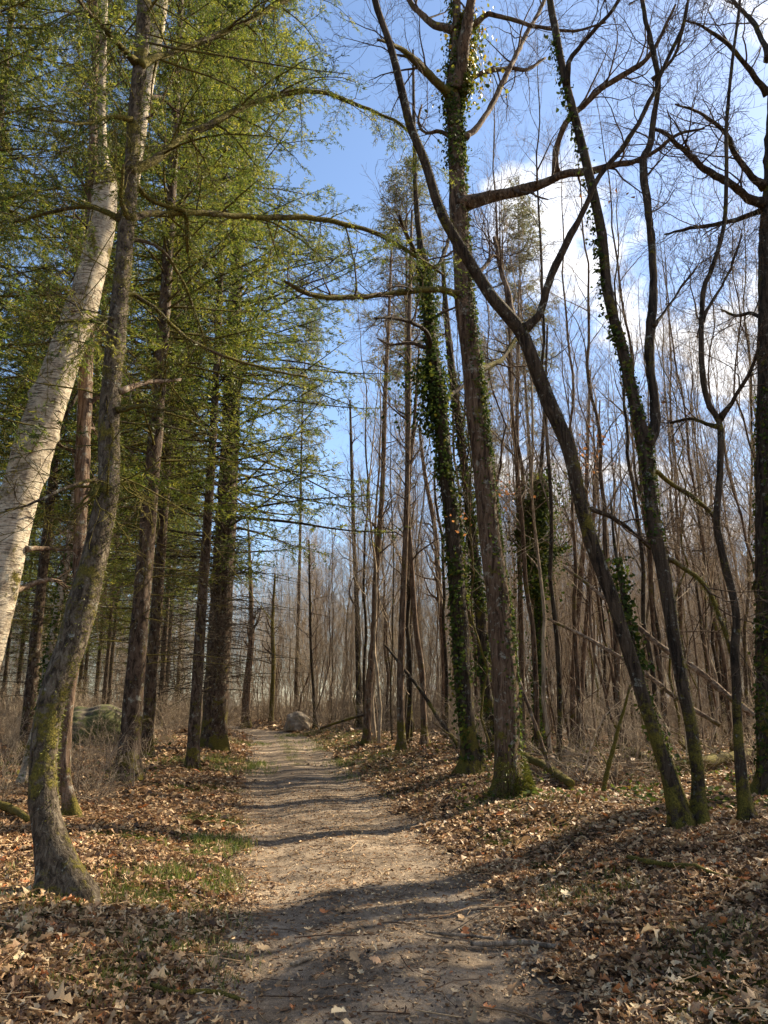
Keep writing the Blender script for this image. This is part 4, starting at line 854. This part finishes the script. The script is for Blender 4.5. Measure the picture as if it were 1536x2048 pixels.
def make_conifer(name, parts, mats, loc, label, group, rz=0, sc=1.0, src=None, cat='conifer'):
    root = empty(name, loc, label, cat, group); root.rotation_euler = (0, 0, rz); root.scale = (sc, sc, sc)
    if src is None:
        for mb_, nm, mt in zip(parts, ('trunk', 'branches', 'needles'), mats):
            o = bpy.data.objects.new(nm, mb_.mesh(nm, mt)); COL.objects.link(o); o.parent = root
            if nm != 'trunk': o['kind'] = 'stuff'
    else:
        for ch in src.children:
            c = ch.copy(); COL.objects.link(c); c.parent = root
    return root
def gloc(x, y): return (x, y, float(ground_h(np.array(x), np.array(y))))
G_con = 'conifers of the plantation left of the path'
MC = (M_con, M_dark, M_needle)
# the big fir that fills the upper left, its bottom branches reaching over the path
b4 = gp(427, 1502)
big = make_conifer('fir_tree', conifer_parts(33, 5.2, 6.6, 301, nbr=260, r0=0.40, bl=(0.09, 0.17), bw=0.030, nb=18, n2=20, dead=170, taper=0.5, l2=(0.5, 1.8), t2=0.36, up=0.25), MC, b4, 'thickest dark fir trunk left of the path, its branches reaching over the path', None)
# second and third models, used for the rest of the plantation
mA = conifer_parts(27, 7.0, 4.0, 302, nbr=180, r0=0.155, bl=(0.08, 0.15), bw=0.024, nb=14, n2=18, dead=80, taper=0.7)
mB = conifer_parts(24, 6.5, 3.6, 303, nbr=160, r0=0.14, bl=(0.08, 0.15), bw=0.024, nb=14, n2=18, dead=90, taper=0.7)
mD = conifer_parts(19, 4.6, 3.2, 304, nbr=130, r0=0.15, bl=(0.06, 0.10), bw=0.015, nb=18, n2=18, dead=60, taper=0.5, n3=2, l2=(0.3, 0.8))
b1, b2, b3 = gp(290, 1520), gp(350, 1442), gp(384, 1537)
c1 = make_conifer('fir_tree', mA, MC, b1, 'dark ivy flecked fir trunk second to the left of the thickest fir', G_con)
c2 = make_conifer('fir_tree', mB, MC, b2, 'narrow fir trunk with moss, standing behind between two darker trunks', G_con)
c3 = make_conifer('fir_tree', None, None, b3, 'slender sunlit edged fir trunk directly in front of the thickest fir', G_con, rz=2.0, sc=0.88, src=c2)
near = make_conifer('spruce_tree', mD, (M_con, M_mbranch, M_needle), gloc(-6.3, 9.5), 'near spruce just outside the left edge, its drooping mossy boughs hanging into view', G_con)
make_conifer('spruce_tree', None, None, gloc(-4.6, 14.5), 'spruce with drooping boughs behind the curved trunk', G_con, rz=2.2, sc=1.15, src=near)
make_conifer('spruce_tree', None, None, gloc(-9.2, 15.5), 'spruce at the left edge behind the leaning birch', G_con, rz=4.0, sc=1.2, src=near)
g2 = np.random.default_rng(12); placed = [(-6.3, 9.5), (-4.6, 14.5), (-9.2, 15.5), tuple(b1[:2]), tuple(b2[:2]), tuple(b3[:2]), tuple(b4[:2]), (pb2[0], 25)]
k = 0; tries = 0
while k < 34 and tries < 4000:
    tries += 1
    y = g2.uniform(17, 62); x = g2.uniform(-0.62*y-2, -0.235*y-1.2)
    if min(math.hypot(x-a, y-b) for a, b in placed) < 2.7: continue
    placed.append((x, y)); src = (c1, c2, near)[(k % 5) % 3 if k % 5 < 3 else (k % 2)]
    far_ = y > 38
    make_conifer('fir_tree', None, None, gloc(x, y), 'dark conifer deep in the plantation left of the path' if far_ else 'conifer with dead lower twigs in the shade left of the path', G_con if not far_ else 'far conifers of the plantation', rz=g2.uniform(0, 6.28), sc=g2.uniform(0.75, 1.12), src=src); k += 1
# evergreens behind the bare wood on the right
mP = conifer_parts(27, 15.5, 2.7, 307, nbr=120, r0=0.16, bl=(0.12, 0.24), bw=0.03, nb=13, n2=14, dead=25, taper=0.28, up=0.3)
pine0 = None
for (px, py, Yd, topy, lab, sx) in [(820, 1462, 42, 345, 'yellow green conifer rising behind the ivied trees', 1.15), (1085, 1455, 44, 385, 'pale pine with tufted crown above the bare saplings', 0.95), (985, 1458, 38, 690, 'smaller conifer half hidden behind the thick oak', 0.55), (590, 1452, 62, 620, 'fir beyond the end of the path', 1.0)]:
    p, s = at(px, py, Yd); top, _ = at(px, topy, Yd); hh = top[2]
    r = make_conifer('pine_tree', mP, (M_con, M_twig, M_pine), gloc(p[0], Yd), lab, None, rz=Yd, sc=1, src=pine0); r.scale = (sx, sx, hh/27); pine0 = pine0 or r
# one evergreen right of the view that shades the foreground
make_conifer('fir_tree', None, None, gloc(13.0, 11.5), 'tall conifer outside the view on the right', None, rz=1, sc=0.8, src=c2)
make_conifer('fir_tree', None, None, gloc(10.2, 11.0), 'conifer outside the view on the right, nearer the path', None, rz=3, sc=0.60, src=big)

# random fallen poles and branches in the right thicket
g = np.random.default_rng(61); k = 0
while k < 22:
    y = g.uniform(13, 30); x = g.uniform(0.12, 0.52)*y
    if y < 16 and x < 3.5: continue
    a = g.uniform(0, 6.28); Ln = g.uniform(1.6, 5.0); up = abs(g.normal())*0.28 if k % 2 else 0.02
    K = 10; t = np.linspace(0, 1, K); P = np.zeros((K, 3)); P[:, 0] = x+np.cos(a)*Ln*t+0.12*np.sin(t*4+k); P[:, 1] = y+np.sin(a)*Ln*t*0.8+0.08*np.sin(t*5)
    P[:, 2] = ground_h(P[:, 0], P[:, 1])+0.06+up*Ln*t; r = g.uniform(0.018, 0.05); Rr = r*(1-0.7*t)
    root = empty('fallen_branch', P[0], ('bare pole propped aslant among the saplings of the right thicket' if k % 2 else 'bare fallen branch lying on the litter of the right thicket'), 'branch', 'fallen branches in the right thicket')
    mb = MB(); bark_tube(mb, *resamp(P, Rr, 24), 8, 0.07, 0, seed=700+k, lumps=0.08); mb.obj('stem', (M_log, M_mlog, M_twig)[k % 3], root)
    A = grow(P[None], Rr[None], 7, 0.2, 1, (25, 70), (0.2, 1.0), 5, 0.15, (0, 0, 0.02), rs=0.4, minr=0.004, rg=g); B = grow(*A, 3, 0.2, 1, (25, 60), (0.1, 0.4), 4, 0.15, (0, 0, 0), rs=0.5, minr=0.003, rg=g)
    mb = MB(); tubes(mb, *A, 4); tubes(mb, *B, 3); mb.obj('side_twigs', M_twig, root, kind='stuff'); k += 1
# ------------------------------------------------------------------ bare saplings
def sapling_mesh(seed, h, r0, bend=0.5, fork=False):
    g = np.random.default_rng(seed); K = 24; z = np.linspace(-0.15, h, K)
    w = np.cumsum(g.normal(size=(K, 2))*0.085*bend, axis=0); w[0:1] = 0; lean = g.normal(size=2)*0.03
    TP = np.stack([w[:, 0]+lean[0]*z, w[:, 1]+lean[1]*z, z], -1); TR = 0.52*r0*(1-z.clip(0)/h)**0.8+0.005
    mt = MB(); P, R = resamp(TP, TR, int(h/0.5)); bark_tube(mt, P, R, 7, 0.05, 0.3, seed, lumps=0.06)
    mc = MB()
    A = grow(TP[None], TR[None], 26, 0.28, 1.0, (18, 48), (1.2, 3.4), 8, 0.12, (0, 0, 0.08), rs=0.5, minr=0.005, rg=g, tfall=0.5)
    B = grow(*A, 6, 0.2, 1.0, (20, 50), (0.5, 1.5), 5, 0.14, (0, 0, 0.08), rs=0.5, minr=0.0035, rg=g)
    Lo = grow(TP[None], TR[None], 7, 0.08, 0.35, (40, 80), (0.4, 1.3), 5, 0.18, (0, 0, 0.02), rs=0.25, minr=0.004, rg=g)
    C_ = grow(*B, 4, 0.15, 1.0, (20, 50), (0.25, 0.8), 3, 0.15, (0, 0, 0.06), rs=0.6, minr=0.0026, rg=g)
    tubes(mc, *A, 4); tubes(mc, *B, 3); tubes(mc, *C_, 3); tubes(mc, *Lo, 3)
    return mt, mc
variants = []
for k in range(9):
    h = [15, 17, 13, 18, 14, 16, 11, 19, 12][k]; r0 = [0.07, 0.10, 0.055, 0.12, 0.065, 0.08, 0.045, 0.13, 0.05][k]
    mt, mc = sapling_mesh(400+k, h, r0, [0.5, 0.8, 1.2, 0.6, 1.0, 0.5, 1.4, 0.7, 1.2][k])
    variants.append((mt.mesh('trunk', [M_red, M_far, M_red, M_oak, M_twig, M_grey, M_far, M_dark, M_mlog][k]), mc.mesh('twigs', (M_far, M_twig)[k % 2])))
g2 = np.random.default_rng(21); k = 0; pts_ = []
while k < 300:
    near_ = k < 15
    y = g2.uniform(10.5, 17.5) if near_ else 17.5+50*g2.random()**1.25; x = g2.uniform(0.34*y, 1.0*y) if near_ else g2.uniform(-0.30*y, 0.62*y)
    c = np.interp(y, PY, PXc)
    if x < c+2.3+0.02*y and not (y > 46 and x > -0.28*y and abs(x-c) > 2): continue
    if x < c-1.5 and y < 50: continue
    if pts_ and min((x-a)**2+(y-b)**2 for a, b in pts_) < 0.45: continue
    u = x/y
    if near_ and (u < 0.54 and y < 13.5): continue
    if y < 24 and u < 0.12: continue
    pts_.append((x, y))
    vi = int(g2.integers(9)); v = variants[vi]; ad = ['straight', 'tall', 'crooked', 'stout', 'slender', 'grey', 'whip thin', 'dark', 'mossy'][vi]
    if u < 0.02: lb, gr = 'thin bare sapling at the far end of the path', 'saplings at the end of the path'
    elif u < 0.16: lb, gr = 'bare reddish sapling in the wood behind the ivied trees', 'saplings behind the ivied trees'
    elif u < 0.33: lb, gr = 'bare sapling in the thicket between the oak and the leaning tree', 'saplings right of the oak'
    else: lb, gr = 'bare sapling in the thicket behind the forked tree', 'saplings behind the forked tree'
    lb = ad+' '+lb.replace('thin bare', 'bare')+(', nearer ones' if y < 32 else '')
    root = empty('sapling', gloc(x, y), lb, 'sapling', gr); root.rotation_euler = (g2.normal()*0.025, g2.normal()*0.025, g2.uniform(0, 6.28)); s = g2.uniform(0.75, 1.1); root.scale = (s*g2.uniform(0.8, 1.25),)*2+(s,)
    for nm, me in zip(('trunk', 'twigs'), v):
        o = bpy.data.objects.new(nm, me); COL.objects.link(o); o.parent = root
        if nm == 'twigs': o['kind'] = 'stuff'
    k += 1
# the wood beyond, one mass
g = np.random.default_rng(31); FV = []
for q in range(8):
    mb = MB(); K = 12; h = 14.0; t = np.linspace(0, 1, K); n = 1
    w = np.cumsum(g.normal(size=(n, K, 2))*0.24, axis=1); w[:, 0] = 0
    TP = np.zeros((n, K, 3)); TP[..., 0] = w[..., 0]; TP[..., 1] = w[..., 1]; TP[..., 2] = h*t-0.2
    TR = g.uniform(0.026, 0.055)*(1-t[None]*0.85)
    tubes(mb, TP, TR, 5)
    A = grow(TP, TR, 34, 0.15, 1.0, (18, 52), (1.2, 3.6), 5, 0.14, (0, 0, 0.10), rs=0.45, minr=0.008, rg=g); tubes(mb, *A, 3)
    B = grow(*A, 6, 0.2, 1.0, (20, 55), (0.6, 1.7), 3, 0.14, (0, 0, 0.08), rs=0.5, minr=0.0055, rg=g); tubes(mb, *B, 3)
    C_ = grow(*B, 3, 0.2, 1.0, (20, 55), (0.3, 0.9), 2, 0.14, (0, 0, 0.05), rs=0.5, minr=0.004, rg=g); tubes(mb, *C_, 3)
    FV.append(mb.mesh('bare_wood', (M_far, M_far, M_twig, M_red)[q % 4]))
n = 1700; yy = 42+80*g.random(n)**0.9; xx = g.uniform(-0.75, 0.85, n)*yy
c = np.interp(yy, PY, PXc); kk = (np.abs(xx-c) > 2.5) & ((yy > 62) | (xx > -0.1*yy)); xx, yy = xx[kk], yy[kk]
n2_ = 420; th = g.uniform(0, 2*np.pi, n2_); rr = g.uniform(28, 80, n2_); xs2, ys2 = rr*np.cos(th), rr*np.sin(th)
kk = (ys2 < 0.9*np.abs(xs2)) & (np.abs(xs2) > 6) & ~((xs2 > 0) & (ys2 > -5)); xx = np.concatenate([xx, xs2[kk]]); yy = np.concatenate([yy, ys2[kk]]); n = len(xx)
sc_ = g.uniform(0.8, 1.15, n)
instancer('distant_woods', FV, np.stack([xx, yy, base_h(xx, yy)], -1), np.stack([g.normal(size=n)*0.03, g.normal(size=n)*0.03, g.random(n)*6.28], -1), np.stack([sc_, sc_, sc_*g.uniform(0.85, 1.15, n)], -1), g.integers(0, 8, n), 'dense bare wood closing the view behind the nearer trees')

# ------------------------------------------------------------------ undergrowth
g = np.random.default_rng(41); SV = []
for q in range(10):
    mb = MB(); P = np.array([[[0, 0, -0.05], [0, 0, 0.05]]]); R = np.full((1, 2), 0.011); h = 1.0
    A = grow(P, R, (4, 6, 9)[q % 3], 0, 1, (5, (35, 60, 80)[q % 3]), (h*0.6, h*1.1), 8, 0.14, (0, 0, (0.0, 0.02, -0.06)[q % 3]), rs=0.75, minr=0.004, rg=g, tfall=0)
    B = grow(*A, 7, 0.15, 1, (25, 65), (h*0.15, h*0.5), 5, 0.18, (0, 0, 0.02), rs=0.5, minr=0.0025, rg=g)
    C_ = grow(*B, 4, 0.2, 1, (25, 60), (h*0.06, h*0.22), 3, 0.18, (0, 0, 0.02), rs=0.5, minr=0.0018, rg=g)
    tubes(mb, *A, 3); tubes(mb, *B, 3); tubes(mb, *C_, 3); SV.append(mb.mesh('bush', (M_far, M_twig)[q % 2]))
UX, UY, US = [], [], []
def addu(x, y, s_): UX.append(x); UY.append(y); US.append(s_)
n = 200; y = g.uniform(10.5, 40, n); addu(g.uniform(-0.55*y, -0.24*y-0.8), y, 0.4+1.1*g.random(n)**1.5)
n = 360; y = g.uniform(13, 46, n); addu(g.uniform(0.05*y+0.8, 0.60*y), y, 0.4+1.9*g.random(n)**2)
n = 1700; y = g.uniform(40, 95, n); x = g.uniform(-0.6, 0.7, n)*y; kk = np.abs(x-np.interp(y, PY, PXc)) > 2.6; addu(x[kk], y[kk], g.uniform(1.2, 3.6, kk.sum()))
ux, uy, us_ = map(np.concatenate, (UX, UY, US)); dd_, _u = path_d(ux, uy)
kk = (dd_ > 0.7) & ~((uy < 17) & (ux < 3.0) & (ux > 0)); ux, uy, us_ = ux[kk], uy[kk], us_[kk]; n = len(ux)
instancer('undergrowth', SV, np.stack([ux, uy, ground_h(ux, uy)], -1), np.stack([g.normal(size=n)*0.1, g.normal(size=n)*0.1, g.random(n)*6.28], -1), np.repeat(us_[:, None], 3, 1), g.integers(0, 10, n), 'tangled bare bramble and hazel shoots under the trees')
mb = MB(); n = 9000; y = g.uniform(9.5, 30, n); x = g.uniform(0.02, 0.56, n)*y+0.8; d, u = path_d(x, y)
k = (fnoise(x, y, 51, 1.0) > 0.05) & (d > 0.5); x, y = x[k], y[k]; n = len(x)
leaf_batch(mb, np.stack([x, y, surf(x, y)+g.uniform(0.02, 0.22, n)**1.3], -1), nrm(g.normal(size=(n, 3))*0.6+[0, 0, 1]), g.random(n)*6.28, g.uniform(0.04, 0.085, n), 3, g.uniform(-0.3, 0.3, n), g.uniform(-0.3, 0.3, n), g.beta(1.5, 1.5, n), widths=[0.30, 0.42, 0.04])
n = 3000; y = g.uniform(13, 32, n); x = -g.uniform(0.24, 0.56, n)*y-0.6; k = fnoise(x, y, 52, 1.0) > 0.2; x, y = x[k], y[k]; n = len(x)
leaf_batch(mb, np.stack([x, y, surf(x, y)+g.uniform(0.02, 0.25, n)], -1), nrm(g.normal(size=(n, 3))*0.6+[0, 0, 1]), g.random(n)*6.28, g.uniform(0.04, 0.09, n), 3, g.uniform(-0.3, 0.3, n), g.uniform(-0.3, 0.3, n), g.beta(1.5, 1.5, n), widths=[0.30, 0.42, 0.04])
mb.obj('ground_ivy', M_ivy, kind='stuff', label='green ivy and bramble leaves creeping over the forest floor')
# few orange leaves still hanging right of the oak
mb = MB(); 
for (px, py, Yd, n) in [(1010, 985, 13.5, 30), (930, 1040, 13, 18), (1160, 905, 14, 26), (1200, 870, 14, 20), (1185, 925, 14, 20), (1205, 398, 9.5, 8), (1335, 830, 10, 6)]:
    c, s = at(px, py, Yd); p = c+g.normal(size=(n, 3))*0.16; leaf_batch(mb, p, g.normal(size=(n, 3)), g.random(n)*6.28, g.uniform(0.05, 0.09, n), 3, g.uniform(-0.3, 0.5, n), g.uniform(-0.3, 0.5, n), g.random(n))
    A = grow(np.array([[c+[0.3, 0, -0.5], c]]), np.full((1, 2), 0.006), 6, 0.2, 1, (20, 60), (0.2, 0.5), 5, 0.2, (0, 0, 0.05), minr=0.003, rg=g)
mb.obj('hanging_leaves', M_orange, kind='stuff', label='few withered orange leaves still hanging right of the oak')

# ------------------------------------------------------------------ fallen poles, logs and sticks
def stick(name, label, cat, pts, mat, ya=None, yb=None, ground=False, twig=0, seed=0, lift=0.0):
    """pts (px,py,w); on the ground when ya is None, else leaning from distance ya to yb"""
    if ya is None:
        q = []
        for px, py, w in pts:
            p = gp(px, py); s = np.dot(p-[0, 0, EYE], [0, cP, sP]); r = w/2/F_PX*s; q.append([p[0], p[1], float(surf(np.array([p[0]]), np.array([p[1]]))[0])+r*0.8+0.01+lift, r])
        r_ = crom(np.array(q), 28); P, R = r_[:, :3], r_[:, 3]
    else: P, R = trace(pts, ya, yb, n=36)
    R = R*(1+0.12*np.sin(np.arange(len(R))*1.7+seed)); g = np.random.default_rng(seed)
    P = P+np.cumsum(g.normal(size=P.shape)*R.mean()*0.08, axis=0)
    root = empty(name, P[0], label, cat)
    mb = MB(); bark_tube(mb, P[::-1], R[::-1], 10, 0.07, 0, seed=seed, lumps=0.08)
    c0 = P[0]; mb.obj('stem', mat, root)
    if twig:
        A = grow(P[None], R[None], twig, 0.2, 1, (25, 70), (0.15, 0.7), 5, 0.15, (0, 0, 0.0), rs=0.4, minr=0.003, rg=g); mb = MB(); tubes(mb, *A, 4); mb.obj('side_twigs', mat, root)
    return root
stick('fallen_stick', 'longer grey brown stick lying across the right edge of the path', 'stick', [(942, 1914, 8), (970, 1917, 11), (1010, 1916, 11), (1050, 1911, 11), (1090, 1906, 10), (1122, 1903, 9)], M_twig, lift=0.012, seed=1)
stick('fallen_stick', 'thin dark stick just above the longer stick on the path', 'stick', [(852, 1884, 5), (890, 1890, 7), (940, 1895, 7), (992, 1902, 5)], M_twig, seed=2, twig=2)
stick('fallen_stick', 'short pale stick lying on the left part of the path', 'stick', [(580, 1953, 8), (602, 1946, 8), (626, 1937, 6)], M_far, seed=3)
stick('fallen_branch', 'mossy fallen branch lying on the right bank', 'branch', [(1256, 1727, 8), (1300, 1738, 10), (1350, 1744, 10), (1392, 1748, 12), (1420, 1758, 7), (1460, 1766, 6), (1503, 1776, 5)], M_mlog, seed=4, lift=0.03)
stick('fallen_branch', 'dark fallen branch among leaves at the bottom left', 'branch', [(300, 1988, 8), (350, 2003, 9), (420, 2020, 9), (490, 2038, 7)], M_dark, seed=5, lift=0.03)
stick('fallen_log', 'mossy log end poking in at the left edge near the curved tree', 'log', [(-60, 1612, 16), (-10, 1628, 17), (20, 1640, 16), (52, 1656, 12)], M_mlog, seed=6, lift=0.05)
stick('fallen_pole', 'long bare pole leaning through the thicket on the right', 'fallen tree', [(1540, 1452, 13), (1458, 1392, 13), (1400, 1340, 12), (1323, 1288, 11), (1240, 1215, 9), (1180, 1165, 7), (1133, 1128, 5)], M_log, 14.5, 16.5, seed=7, twig=12)
stick('fallen_pole', 'thinner pole leaning under the long pole in the right thicket', 'fallen tree', [(1440, 1450, 9), (1358, 1400, 9), (1300, 1355, 9), (1248, 1320, 8), (1170, 1275, 7), (1098, 1240, 5)], M_log, 15.5, 17.5, seed=8, twig=10)
stick('fallen_pole', 'slanting stick propped against the right side of the oak', 'fallen tree', [(1120, 1582, 9), (1098, 1530, 9), (1075, 1460, 8), (1050, 1390, 7), (1030, 1330, 5)], M_red, 13.6, 14.4, seed=9, twig=4)
stick('fallen_log', 'short dark log lying right of the oak foot', 'log', [(1044, 1526, 13), (1090, 1550, 15), (1142, 1582, 18)], M_mlog, seed=10, lift=0.12)
stick('fallen_branch', 'thin bare branch on the floor behind the oak', 'branch', [(1046, 1494, 6), (1110, 1512, 7), (1190, 1536, 6)], M_log, seed=11, lift=0.15)
stick('fallen_log', 'mossy log lying behind the forked tree at the right', 'log', [(1300, 1560, 16), (1363, 1552, 20), (1410, 1548, 24), (1443, 1541, 22), (1490, 1526, 18), (1560, 1504, 16)], M_mlog, seed=12, lift=0.12)
stick('fallen_log', 'dark broken log left of the leaning tree foot', 'log', [(1236, 1516, 13), (1268, 1530, 16), (1300, 1548, 16)], M_mlog, seed=13, lift=0.15)
stick('leaning_branch', 'green mossy stake slanting up between oak and leaning tree', 'branch', [(1203, 1606, 10), (1215, 1550, 9), (1230, 1490, 8), (1248, 1425, 6), (1262, 1370, 4)], M_mlog, 12.6, 12.8, seed=14, twig=4)
stick('fallen_pole', 'dark thin trunk fallen aslant right of the far boulder', 'fallen tree', [(640, 1458, 4), (680, 1443, 5), (715, 1433, 5), (760, 1420, 3)], M_dark, 38, 38, seed=15)
stick('fallen_pole', 'broken pole leaning between the dark pole and the ivied tree', 'fallen tree', [(915, 1490, 8), (880, 1440, 8), (840, 1380, 7), (800, 1330, 6), (768, 1290, 4)], M_dark, 22, 24, seed=16, twig=5)
print('tris', sum(len(m.loops)-2*len(m.polygons) for m in bpy.data.meshes), 'objs', len(bpy.data.objects))
